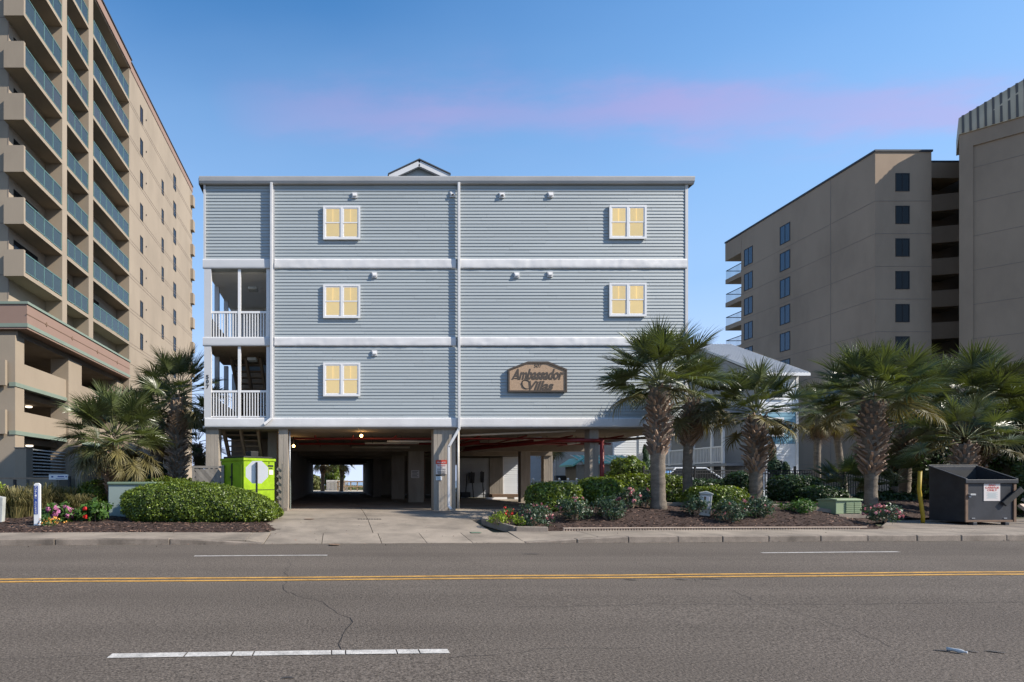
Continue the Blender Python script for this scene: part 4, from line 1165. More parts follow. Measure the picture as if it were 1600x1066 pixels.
# side porch: posts, rails
m = MB()
for y in (33.6, 34.6, 36.4, 37.1, 39.0, 40.8, 43.2): m.box(hx0 - 1.0, y, .35, hx0 - .88, y + .14, 5.6)
m.build('porch_post', M_['vinyl'], th)
m = MB(); m.box(hx0 - 1.05, 33.2, 2.35, hx0 + .0, 43.3, 2.5); m.box(hx0 - 1.05, 33.2, 5.4, hx0, 43.3, 5.75); m.build('porch_floor', M_['town_shaded'], th)
for y0, y1 in ((33.75, 34.6), (34.75, 36.4), (37.25, 39.0), (39.15, 40.8), (40.95, 43.2)):
    m = MB(); m.box(hx0 - .98, y0, 3.45, hx0 - .90, y1, 3.53); rl = m.build('porch_railing', M_['vinyl'], th); MB().box(hx0 - .98, y0, 2.55, hx0 - .90, y1, 2.62).build('bottom_rail', M_['vinyl'], rl)
    bm_ = MB().box(-.02, -.02, 0, .02, .02, .83).mesh('baluster', M_['vinyl']); yy = y0 + .1
    while yy < y1 - .04: put(bm_, 'baluster', rl, (hx0 - .94, yy, 2.62)); yy += .15
t2 = thing('townhouse', 'long shade-toned townhouse row seen under the raised building, its white end wall lit', 'house', (22, 45, .3))
m = MB(); m.box(21.45, 45.03, .3, 27, 80, 9.5); m.build('wall', M_['town_shaded'], t2)
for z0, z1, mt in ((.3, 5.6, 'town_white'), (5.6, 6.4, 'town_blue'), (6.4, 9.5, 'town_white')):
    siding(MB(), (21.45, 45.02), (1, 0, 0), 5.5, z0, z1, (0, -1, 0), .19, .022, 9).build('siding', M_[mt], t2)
siding(MB(), (21.44, 80), (0, -1, 0), 35, .3, 9.4, (-1, 0, 0), .25, .02, 12).build('siding', M_['town_shaded'], t2)
m = MB(); m.prism([(21.1, 44.6, 9.4), (27.3, 44.6, 9.4), (24.2, 44.6, 11.2)], (0, 36, 0)); m.build('roof', M_['metal_roof'], t2)
simple_window(t2, 22.6, 24.2, 1.9, 3.5, 45.0)
for y, z0, z1, mt in ((47.4, 4.6, 6.0, 'town_blue'), (47.6, 1.6, 4.3, 'dark_glass'), (56.5, 4.4, 6.0, 'town_blue'), (56.8, 1.3, 4.2, 'dark_glass'), (66, 1.3, 4.2, 'dark_glass')):
    f = MB(); f.box(21.36, y - .12, z0 - .1, 21.41, y + 1.52, z1 + .1); w = f.build('window', M_['vinyl'], t2); MB().box(21.33, y, z0, 21.37, y + 1.4, z1).build('pane', M_[mt], w)

# ------------------------------------------------------------------ small structures and furniture behind
sh = thing('garden_shed', 'small grey shed with a green ribbed metal roof behind the right column', 'shed', P(920, 750, 42))
c = P(918, 745, 42); sx0, sx1 = P(898, 0, 42).x, P(930, 0, 42).x
m = MB(); zt = P(0, 726, 42).z; m.box(sx0 + .1, 42, .35, sx1 + 1.6, 44, zt); m.build('wall', M_['wood_grey'], sh)
m = MB(); zr = P(0, 719.5, 42).z
m.prism([(sx0 - .25, 41.7, zt - .15), (sx0 + .55, 41.7, zr + .1), (sx0 + .55, 41.7, zr + .2), (sx0 - .25, 41.7, zt - .02)], (0, 2.6, 0))
rp_ = [(sx0 + .5, 41.7, zt + .05), (sx1 + 3.0, 41.7, zt + .05), (sx1 + 2.4, 43, zr + .35), (sx0 + .1, 43, zr + .35)]
m.prism(rp_, (0, 0, .06)); rf = m.build('roof', M_['green_roof'], sh)
for k in range(9):
    t = k / 8; a = Vector(rp_[0]).lerp(Vector(rp_[1]), t) + Vector((0, 0, .08)); b = Vector(rp_[3]).lerp(Vector(rp_[2]), t) + Vector((0, 0, .08))
    MB().bar(a, b, .07, .05).build('roof_seam', M_['metal_roof'], rf)
lw = thing('low_fence', 'low whitish board fence in front of the outdoor grill', 'fence', P(870, 752, 40))
bmesh_ = MB().box(-.09, -.015, 0, .09, .015, 1.15).mesh('plank', M_['pedestal'])
a, b = P(833, 0, 40).x, P(901, 0, 40).x; k = 0; x = a
while x < b: put(bmesh_, 'plank', lw, (x, 40, .34)); x += .2
MB().box(a, 39.95, 1.42, b, 40.06, 1.5).build('rail', M_['pedestal'], lw)
m = MB()
for x in np.linspace(a, b, 6): m.tube([(x, 40, 1.5 + h) for h in (0, .06, .14, .18)], [.05, .09, .08, .02], 8)
m.build('post_cap', M_['vinyl'], lw, smooth=True)
gr = thing('outdoor_grill', 'dark outdoor grill and covers behind the low whitish fence', 'grill', P(880, 745, 44))
c = P(882, 738, 44)
m = MB(); m.box(c.x - .75, 43.7, .9, c.x + .75, 44.3, 1.5); m.box(c.x - .6, 43.8, .35, c.x - .5, 44.2, .9); m.box(c.x + .5, 43.8, .35, c.x + .6, 44.2, .9); m.build('body', M_['dark_metal'], gr, bevel=.02)
m = MB(); m.prism([(c.x - .7, 43.75, 1.505), (c.x - .7, 43.85, 1.85), (c.x - .7, 44.15, 1.9), (c.x - .7, 44.28, 1.505)], (1.4, 0, 0)); m.build('lid', M_['dark_metal'], gr, bevel=.03)
# brooms leaning in the store
for k, (px, w_, top, lean, lab) in enumerate(((727, .16, 741, .25, 'dark long-handled dustpan leaning on the white store wall'), (740, .20, 737, .0, 'dark broom standing bristles up against the white store wall'), (756, .13, 736, .02, 'dark shovel standing handle down beside the grey board panel'))):
    c = P(px, 768, 37.3); h = P(0, top, 37.3).z
    t = thing('broom', lab, 'broom', (c.x, 37.3, .38))
    MB().tube([(c.x, 37.3, .4), (c.x + lean, 37.9, h)], .035, 6).build('handle', M_['dark_metal'], t)
    m = MB(); z0 = .5 if k == 0 else h - .75
    if k == 0: m.box(c.x - .3, 37.1, .42, c.x + .3, 37.5, .75)
    else: m.prism([(c.x + lean - w_ * .8, 37.75, z0), (c.x + lean + w_ * .8, 37.75, z0), (c.x + lean + w_, 37.75, h - .05), (c.x + lean - w_, 37.75, h - .05)], (0, .1, 0))
    m.build('head', M_['dark_metal'], t, bevel=.02)

# iron picket fence on the right
ife = thing('iron_fence', 'black iron picket fence behind the right hedges', 'fence', (18.5, 24.6, .5))
fa, fb = (12.9, 24.3), (27.0, 25.6)
L_ = math.hypot(fb[0] - fa[0], fb[1] - fa[1]); n = int(L_ / .115)
pk = MB().box(-.011, -.011, 0, .011, .011, 1.42).mesh('picket', M_['dark_metal']); po = MB().box(-.035, -.035, 0, .035, .035, 1.6).mesh('post', M_['dark_metal'])
for k in range(n + 1):
    t = k / n; x, y = fa[0] + (fb[0] - fa[0]) * t, fa[1] + (fb[1] - fa[1]) * t
    put(po if k % 20 == 0 else pk, 'post' if k % 20 == 0 else 'picket', ife, (x, y, .52))
for z in (1.93, 1.80, .72): MB().bar((*fa, z), (*fb, z), .03, .035).build('rail', M_['dark_metal'], ife)

# wooden screen, bins, cabinets
ws = thing('wooden_screen', 'weathered wooden screen with slanted boards left of the lime bin', 'screen', (-4.6, 20.6, .4))
Ys = 20.6; a, b = P(300, 757, Ys), P(350, 728, Ys)
zb_, zt_ = .45, P(0, 728, Ys).z
m = MB(); m.box(a.x, Ys, zt_ - .08, b.x, Ys + .06, zt_); m.box(a.x, Ys, zb_, a.x + .08, Ys + .06, zt_ - .081); m.box(b.x - .1, Ys - .03, zb_, b.x, Ys + .07, zt_ + .02); m.build('frame', M_['wood_grey'], ws)
W_ = b.x - a.x - .18
for k in range(13):
    x = a.x + .08 - 1.0 + k * .175
    p0, p1 = Vector((x, Ys + .03, zt_ - .09)), Vector((x + 1.25, Ys + .03, zb_))
    lo, hi = a.x + .085, b.x - .105
    t0 = max(0, (lo - p0.x) / (p1.x - p0.x)); t1 = min(1, (hi - p0.x) / (p1.x - p0.x))
    if t1 - t0 > .08: MB().bar(p0.lerp(p1, t0), p0.lerp(p1, t1), .13, .025, up=(0, 1, 0)).build('slat', M_['wood_grey'], ws)
ws2 = thing('wooden_screen', 'narrow wooden screen with slanted boards between the lime bin and the column', 'screen', (-2.0, 21.0, .4))
for k in range(6):
    z = 1.95 - k * .26
    MB().bar((-2.22, 21.06, z), (-2.07, 21.06, z - .12), .10, .03, up=(0, 1, 0)).build('slat', M_['wood_grey'], ws2)
MB().box(-2.06, 21.0, .4, -1.98, 21.08, 2.1).build('frame', M_['wood_grey'], ws2)

lb = thing('lime_bin', 'bright lime green metal bin with double doors behind the stop sign', 'bin', (-3.27, 20.0, .38), rz=R(49))
# local frame: +x along the sunny face, -y face turned to the left
lw_, ld_, lh_ = 1.45, 1.25, 1.82
m = MB(); m.box(0, 0, .08, lw_, ld_, lh_); m.build('body', M_['lime'], lb, bevel=.02, local=True)
m = MB(); m.box(-.03, -.03, lh_ + .001, lw_ + .03, ld_ + .03, lh_ + .09); m.build('lid_rim', M_['lime'], lb, local=True)
m = MB(); m.box(.05, .05, lh_ + .091, lw_ - .05, ld_ - .05, lh_ + .16); m.box(.5, .2, lh_ + .161, .85, .5, lh_ + .35); m.build('lid', M_['black'], lb, bevel=.02, local=True)
for y0, y1 in ((.08, .58), (.64, 1.17)):
    d = MB().box(-.025, y0, .5, -.002, y1, lh_ - .12).build('door', M_['lime'], lb, bevel=.008, local=True)
m = MB(); m.box(-.05, .585, .5, -.003, .635, lh_ - .1); m.box(-.09, .57, 1.2, -.051, .65, 1.27); m.build('latch', M_['dark_metal'], lb, local=True)
m = MB(); m.box(.0, -.012, .78, lw_, -.002, .80); m.build('seam', M_['hedge_core'], lb, local=True)
m = MB(); m.box(.3, -.02, .42, .62, -.003, .74); m.build('fork_pocket', M_['black'], lb, local=True)
m = MB(); m.box(1.12, -.008, 1.62, 1.38, -.003, 1.68); m.box(1.16, -.008, 1.55, 1.34, -.003, 1.585); m.box(1.14, -.008, 1.74, 1.2, -.003, 1.78); m.build('stencil', M_['black'], lb, local=True)
MB().box(1.17, -.01, 1.33, 1.37, -.003, 1.5).build('sticker', M_['sign_pale'], lb, local=True)

ss = thing('stop_sign', 'pale grey back of an octagonal road sign on a dark post', 'road sign', P(401, 765, 19.0))
c = P(401.5, 738, 19.0); r_ = .40
octo = [(c.x + r_ * math.cos(R(22.5 + 45 * k)), 19.0, c.z + r_ * math.sin(R(22.5 + 45 * k))) for k in range(8)]
MB().prism(octo, (0, .004, 0)).build('sign_back', M_['sign_back'], ss)
MB().prism([(x, 19.005, z) for x, y, z in octo], (0, .003, 0)).build('sign_face', M_['sign_red'], ss)
MB().box(c.x - .035, 18.94, .3, c.x + .025, 18.998, c.z + .33).build('post', M_['dark_metal'], ss)

uc = thing('utility_cabinet', 'square grey-green utility cabinet at the left end of the big hedge', 'cabinet', P(186, 807, 18.3))
a, b = P(169, 807, 18.3), P(241, 758, 18.3)
m = MB(); m.box(a.x, 18.3, .30, b.x, 19.2, b.z); m.build('body', M_['util_grey'], uc, bevel=.02)
m = MB(); m.box(a.x - .03, 18.26, b.z + .001, b.x + .03, 19.24, b.z + .10); m.build('lid', M_['util_dark'], uc, bevel=.03)
m = MB(); m.box(a.x - .12, 18.1, .22, b.x + .1, 19.3, .32); m.build('base', M_['kerb'], uc)
tr_ = thing('transformer_box', 'low pale green ribbed transformer box beside the thick palm', 'transformer', P(1327, 803, 17.6), rz=.12)
tr_.scale = (.88, 1, 1)
tw, td, t_h = 1.0, .62, .43
zt0 = HR(15.6, 17.6) - tr_.location.z
m = MB(); m.box(-.52, -.1, zt0 - .02, .5, td, zt0 + .1); m.build('base', M_['kerb'], tr_, local=True)
m = MB(); m.box(-.5, .02, zt0 + .1, .48, td - .02, zt0 + .5); m.build('body', M_['util_green'], tr_, bevel=.015, local=True)
for k in range(6):
    for x0_, x1_ in ((-.13, .16), (.19, .47)):
        MB().box(x0_, -.015, zt0 + .14 + k * .055, x1_, .018, zt0 + .175 + k * .055).build('rib', M_['util_green'], tr_, local=True)
m = MB(); m.prism([(-.53, -.03, zt0 + .5), (-.53, td + .02, zt0 + .5), (-.53, td + .02, zt0 + .53), (-.53, .2, zt0 + .58), (-.53, -.03, zt0 + .55)], (1.04, 0, 0)); m.build('lid', M_['util_green'], tr_, bevel=.012, local=True)
pd = thing('cable_pedestal', 'leaning pale grey cable pedestal in front of the round right hedge', 'pedestal', P(1100, 804, 16.7), rz=-.35)
pd.rotation_euler = (0, R(5), -.5); zz = HR(10.6, 16.7) - pd.location.z
m = MB(); m.box(-.15, -.10, zz, .15, .20, zz + .62); m.build('body', M_['pedestal'], pd, bevel=.02, local=True)
m = MB(); m.prism([(-.17, -.13, zz + .62), (.17, -.13, zz + .62), (.17, -.13, zz + .66), (.0, -.13, zz + .72), (-.17, -.13, zz + .66)], (0, .36, 0)); m.build('cap', M_['pedestal'], pd, bevel=.015, local=True)
m = MB(); m.box(-.09, -.115, zz + .2, .09, -.101, zz + .58); m.build('front_cover', M_['sign_pale'], pd, bevel=.01, local=True)
m = MB(); m.box(-.05, -.122, zz + .45, -.0, -.116, zz + .56); m.build('sticker', M_['rust'], pd, local=True)
pd2 = thing('cable_pedestal', 'white tapered utility post cut by the left edge of the picture', 'pedestal', P(-1, 815, 16.6)); c = P(-1, 815, 16.6)
m = MB(); m.prism([(c.x - .1, 16.6, .2), (c.x + .07, 16.6, .2), (c.x + .11, 16.6, c.z + .7), (c.x - .1, 16.6, c.z + .74)], (0, .16, 0)); m.build('body', M_['pedestal'], pd2, bevel=.02)
pb = thing('marker_post', 'slim white post with a blue strip of stacked white letters', 'post', P(58, 818, 15.9)); c = P(57.5, 820, 15.9)
zt_ = P(0, 755, 15.9).z
m = MB(); m.box(c.x - .085, 15.9, .18, c.x + .09, 15.96, zt_ - .04); m.prism([(c.x - .085, 15.9, zt_ - .04), (c.x + .09, 15.9, zt_ - .04), (c.x + .04, 15.9, zt_), (c.x - .04, 15.9, zt_)], (0, .06, 0)); m.build('post', M_['sign_white'], pb, bevel=.006)
a, b = P(53.6, 803.5, 15.9), P(60.2, 759, 15.9)
MB().box(c.x - .08, 15.893, a.z, c.x + .03, 15.899, b.z).build('strip', M_['blue_sign'], pb)
word = 'PUBLIC ACCESS'; hh = (b.z - a.z - .02) / len(word)
for k, ch in enumerate(word):
    if ch != ' ': text(ch, c.x - .05, c.x + .0, b.z - .012 - hh * (k + .85), hh * .75, 15.891, M_['sign_white'], pb, name='letter', ext=.001)
rl_ = thing('gate_board', 'long low rail with a white notice board in front of the tan podium', 'board', P(90, 747, 26))
a, b = P(-30, 747.6, 26), P(108, 747.6, 26)
MB().bar(a, b, .05, .07).build('rail', M_['wood_dark'], rl_)
a, b = P(77, 749.5, 25.9), P(107, 741.5, 25.9)
MB().box(a.x, 25.86, a.z, b.x, 25.93, b.z).build('board', M_['sign_white'], rl_)
m = MB()
for x0_, x1_, y0_, y1_ in ((90, 100, 744, 745.6), (102.3, 104.2, 744, 745.9), (87, 101, 747.2, 747.8), (80, 83, 744, 746.2)):
    p, q_ = P(x0_, y1_, 25.85), P(x1_, y0_, 25.85); m.box(p.x, 25.853, p.z, q_.x, 25.859, q_.z)
m.build('print', M_['blue_sign'], rl_)
m = MB(); m.box(b.x + .02, 25.8, .3, b.x + .1, 25.95, a.z + .15); m.box(P(20, 0, 26).x, 26.03, .3, P(20, 0, 26).x + .1, 26.13, a.z); m.build('post', M_['dark_metal'], rl_)
gr_ = thing('pipe_rail', 'low dark pipe rail beside the marker post at the left edge', 'rail', (-9.0, 15.6, .15))
c0, c1, c2 = P(-20, 829, 15.45), P(19, 826, 15.5), P(54, 822, 15.75)
MB().tube([c0, (c1.x, c1.y, c1.z + .02), c2], .022, 7).build('rail', M_['dark_metal'], gr_); MB().tube([(c1.x, c1.y, .1), (c1.x, c1.y, c1.z + .08)], .035, 8).build('post', M_['dark_metal'], gr_)
tag(MB().add([P(-30, 828, 15.6), P(40, 828, 15.6), P(58, 816, 17.2), P(-30, 816, 17.4)], [(0, 1, 2, 3)]).build('side_path', M_['concrete']), 'worn concrete path at the left edge beside the marker post', 'path', kind='structure')

db = thing('open_bin', 'open dark grey steel waste container with a white notice', 'waste container', P(1508, 820, 16.9), rz=RA * .8)
W, D, H1, H2, z0 = 1.52, 1.0, 1.24, 1.66, .18 - P(1508, 820, 16.9).z + .10
t = .04
m = MB()
m.prism([(0, 0, z0), (0, 0, z0 + H1), (0, D, z0 + H2), (0, D, z0)], (t, 0, 0)); m.prism([(W - t, 0, z0), (W - t, 0, z0 + H1), (W - t, D, z0 + H2), (W - t, D, z0)], (t, 0, 0))
m.box(t, .0, z0, W - t, t, z0 + H1 - .002); m.box(t, D - t, z0, W - t, D, z0 + H2 - .002); m.box(t, t, z0, W - t, D - t, z0 + .05)
m.build('body', M_['dump'], db, bevel=.008, local=True)
m = MB(); m.box(t + .002, t + .002, z0 + .051, W - t - .002, t + .012, z0 + H1 - .12); m.build('lining', M_['dump_in'], db, local=True)
m = MB(); m.box(t + .002, D - t - .012, z0 + .051, W - t - .002, D - t - .002, z0 + H2 - .12); m.build('lining', M_['dump_in'], db, local=True)
m = MB(); m.box(-.04, -.055, z0 + H1 - .10, W + .05, -.002, z0 + H1 + .01); m.bar((-.012, -.05, z0 + H1 + .015), (-.012, D, z0 + H2 + .015), .07, .045); m.bar((W + .012, -.05, z0 + H1 + .015), (W + .012, D, z0 + H2 + .015), .07, .045); m.box(-.03, D - .03, z0 + H2 + .0, W + .03, D + .04, z0 + H2 + .05)
m.build('rim', M_['dump'], db, bevel=.01, local=True)
m = MB(); m.box(-.02, -.03, z0, .06, -.001, z0 + H1 - .11); m.box(W - .06, -.03, z0, W + .02, -.001, z0 + H1 - .11); m.box(.061, -.02, z0, W - .061, -.001, z0 + .06); m.build('corner_post', M_['rust'], db, bevel=.006, local=True)
for x_ in (.24, W - .3):
    MB().box(x_ - .06, -.06, z0 - .10, x_ + .06, .06, z0 - .001).build('foot', M_['dump'], db, bevel=.008, local=True); MB().box(x_ - .05, -.015, z0 + .1, x_ + .05, -.002, z0 + .125).build('lifting_lug', M_['galv'], db, local=True)
m = MB(); m.box(.05, -.10, z0 + .78, .22, -.002, z0 + .83); m.box(.06, -.06, z0 + .72, .12, -.003, z0 + .77); m.build('hinge_pin', M_['galv'], db, bevel=.006, local=True)
m = MB(); m.bar((1.12, -.05, z0 + .52), (1.62, -.1, z0 + .98), .17, .05, up=(0, 1, 0)); m.build('lift_arm', M_['dump_in'], db, bevel=.02, local=True)
MB().box(.56, -.012, z0 + .62, 1.06, -.002, z0 + 1.13).build('notice', M_['sign_pale'], db, local=True)
for s_, zz_, w_, h_ in (('BAG', 1.055, .2, .06), ('GARBAGE', .985, .42, .055), ('ONLY', .91, .3, .06)):
    text(s_, 0, w_, 0, h_, 0, M_['sign_red'], db, ext=.001, local=True, loc=(.81, -.015, z0 + zz_), bold=.01)
m = MB()
for k in range(7): m.box(.64 + (k % 3) * .02, -.0145, z0 + .70 + k * .026, .98 - (k % 2) * .05, -.0125, z0 + .708 + k * .026)
m.build('small_print', M_['sign_teal'], db, local=True)
yb = thing('bollard', 'bent yellow steel bollard beside the grey open waste container', 'bollard', P(1440, 806, 17.4)); c = P(1442, 806, 17.4)
tp = P(1437.5, 737, 17.4); md = P(1436, 765, 17.4)
MB().tube([(c.x, 17.4, .2), c, md, tp], .05, 10).build('post', M_['yellow_metal'], yb, smooth=True)
MB().tube([tp, tp + Vector((0, 0, .02))], .052, 10).build('cap', M_['yellow_metal'], yb)
# timber lying right of the bin
for k, (a, b) in enumerate((((1594, 789, 17.6), (1640, 822, 17.0)), ((1596, 780, 18.2), (1660, 800, 17.6)))):
    tag(MB().bar(P(*a), P(*b), .18, .09).build('timber', M_['wood_grey'] if k else M_['edging']), ('upper weathered timber at the right edge behind the grey bin' if k else 'lower pale timber at the right edge beside the grey bin'), 'timber', 'loose timbers')

# bottle on the road
bt = thing('plastic_bottle', 'crushed clear plastic bottle lying on the road at the lower right', 'bottle', (0, 0, 0))
p = pxr(1495, 1021); w = road(p[0], p[1]); bt.location = (w.x, w.y, .024); WL[bt.name] = Vector((0, 0, 0)); bt.rotation_euler = (0, 0, -1.0); bt.scale = (.75, .75, .75)
m = MB(); m.tube([(-.085, 0, 0), (-.08, 0, 0), (-.03, 0, .004), (.015, 0, 0), (.045, 0, 0), (.065, 0, 0), (.072, 0, 0)], [.012, .024, .018, .025, .022, .011, .010], 12); m.build('body', M_['plastic'], bt, smooth=True, local=True)
m = MB(); m.tube([(.073, 0, 0), (.086, 0, 0)], .012, 10); m.build('cap', M_['sign_white'], bt, local=True)

# parked car behind the fence
cr = thing('parked_car', 'white parked car behind the black iron fence', 'car', (16.6, 28.2, .38))
cr.scale = (1, 1, 1.2)
def car():
    L, Wd = 4.5, 1.8
    secs = []   # (x, half width, z list) lofted from nose to tail: lower body
    prof = [(-2.25, .66, .45, .62), (-2.15, .80, .30, .74), (-1.6, .88, .25, .86), (-.9, .90, .22, .94), (.3, .90, .22, .97), (1.4, .90, .22, .99), (2.0, .86, .28, .98), (2.22, .74, .42, .90)]
    m = MB(); ring = 10
    for x, hw, zl, zh in prof:
        for k in range(ring):
            a = 2 * math.pi * k / ring + .3; cx_, cz_ = math.cos(a), math.sin(a)
            e = .45
            m.v.append((x, hw * math.copysign(abs(cx_) ** e, cx_), (zl + zh) / 2 + (zh - zl) / 2 * math.copysign(abs(cz_) ** e, cz_)))
    for i in range(len(prof) - 1):
        for k in range(ring): m.f.append([i * ring + k, i * ring + (k + 1) % ring, (i + 1) * ring + (k + 1) % ring, (i + 1) * ring + k]); m.m.append(0)
    m.f.append(list(range(ring))); m.m.append(0); m.f.append(list(range(len(prof) * ring - 1, (len(prof) - 1) * ring - 1, -1))); m.m.append(0)
    o = m.build('body', M_['car_white'], cr, smooth=True, local=True)
    m = MB()
    gp = [(-1.15, .80, .93), (-.45, .64, 1.40), (1.0, .64, 1.42), (1.75, .78, .96)]
    for x, hw, z in gp: m.v += [(x, -hw, z), (x, hw, z)]
    m.f += [[0, 1, 3, 2], [2, 3, 5, 4], [4, 5, 7, 6], [0, 2, 4, 6], [1, 7, 5, 3]]; m.m += [0] * 5
    m.build('windows', M_['dark_glass'], cr, local=True)
    m = MB(); m.box(-.5, -.66, 1.40, 1.05, .66, 1.46)
    for s_ in (-1, 1):
        m.bar((-1.15, s_ * .79, .93), (-.45, s_ * .65, 1.42), .06, .06); m.bar((1.0, s_ * .65, 1.43), (1.75, s_ * .79, .96), .07, .07); m.bar((.25, s_ * .84, .95), (.25, s_ * .655, 1.42), .07, .05)
    m.build('roof', M_['car_white'], cr, bevel=.03, local=True)
    wm = MB(); wm.tube([(0, -.1, 0), (0, -.09, 0), (0, .09, 0), (0, .1, 0)], [.27, .32, .32, .27], 18); wm = wm.mesh('wheel', M_['tyre'])
    rm = MB(); rm.tube([(0, -.108, 0), (0, .108, 0)], .19, 14); rm = rm.mesh('rim', M_['galv'])
    for x in (-1.4, 1.35):
        for s_ in (-1, 1):
            w = put(wm, 'wheel', cr, (x, s_ * .82, .32), local=True); put(rm, 'rim', w, (0, 0, 0), local=True)
    for s_ in (-1, 1):
        MB().box(-2.2, s_ * .6 - .16, .62, -2.05, s_ * .6 + .16, .74).build('headlight', M_['plastic'], cr, bevel=.03, local=True)
        MB().box(2.08, s_ * .6 - .16, .72, 2.2, s_ * .6 + .16, .84).build('tail_light', M_['sign_red'], cr, bevel=.03, local=True)
car()
# fence and boardwalk seen through the parking level
rfn = thing('rail_fence', 'brown wooden rail fence seen far through the parking level', 'fence', (1.5, 66, .3))
for k in range(7): MB().box(-.1 + k * .75, 66, .3, .05 + k * .75, 66.12, 1.45).build('post', M_['wood_dark'], rfn)
for z in (.75, 1.3): MB().box(0, 65.95, z, 4.6, 65.999, z + .14).build('rail', M_['wood_dark'], rfn)
wf = thing('beach_fence', 'pale slatted fence beside the far palms seen through the parking level', 'fence', (-.5, 68, .3))
pl_ = MB().box(-.06, -.02, 0, .06, .02, 1.25).mesh('slat', M_['vinyl'])
for k in range(16): put(pl_, 'slat', wf, (-1.3 + k * .16, 68 - k * .12, .3))
MB().bar((-1.35, 67.9, 1.3), (1.2, 66.1, 1.35), .05, .1).build('rail', M_['vinyl'], wf)
# ------------------------------------------------------------------ palms
def frond_mesh(seed, mt, pet=.92, bl=.74, droop=.45, nseg=42, fold=.30):
    r = random.Random(seed)
    m = MB()
    # petiole along +x, gently arching
    cp = [Vector((pet * t, 0, .10 * math.sin(math.pi * t * .5) - .06 * t * t)) for t in (0, .25, .5, .75, 1)]
    m.mi = 1; m.tube(cp, [.022, .016, .013, .011, .009], 4, cap=False); m.mi = 0
    hub = cp[-1]
    for i in range(nseg):
        u = -1 + 2 * (i + .5) / nseg
        a = u * R(140) + r.gauss(0, .02)
        L = bl * (1 - .38 * abs(u) ** 1.6) * r.uniform(.9, 1.06)
        base = hub + Vector((.26 * bl * (1 - abs(u)), 0, -.05 * (1 - abs(u))))
        d = Vector((math.cos(a), math.sin(a), 0))
        d.z = fold * abs(math.sin(a)) + .10
        d.normalize()
        s_ = Vector((-math.sin(a), math.cos(a), 0))
        dr = droop * r.uniform(.7, 1.35); bend = r.uniform(-.06, .06)
        prevl = None
        nst = 5; row = []
        for k in range(nst + 1):
            t = k / nst
            p = base + d * (L * t) + s_ * (bend * t * t) + Vector((0, 0, -dr * L * t ** 2.3))
            if t > .7 and dr > .3: p -= d * (L * .12 * (t - .7) / .3)
            w = (.009 + .017 * min(1, t / .35)) * (1 if t < .35 else max(.0, 1 - (t - .35) / .65) ** .9) * bl
            row.append((p - s_ * w + Vector((0, 0, w * .5)), p, p + s_ * w + Vector((0, 0, w * .5))))
        b = len(m.v)
        for q in row: m.v += [tuple(x) for x in q]
        for k in range(nst):
            o = b + 3 * k
            m.f += [[o, o + 3, o + 4, o + 1], [o + 1, o + 4, o + 5, o + 2]]; m.m += [0, 0]
    return m.mesh('frond', [mt, M_['petiole']], smooth=False)
FR = [frond_mesh(s, M_['frond'], droop=d, fold=f) for s, d, f in ((1, .10, .42), (2, .20, .34), (3, .32, .26), (4, .15, .5))]
FO = [frond_mesh(s + 20, M_['frond_old'], droop=d, fold=.15) for s, d in ((1, .40), (2, .52))]
FD = [frond_mesh(s + 40, M_['frond_dead'], droop=d, fold=-.1, bl=.8) for s, d in ((1, 1.0), (2, 1.2))]

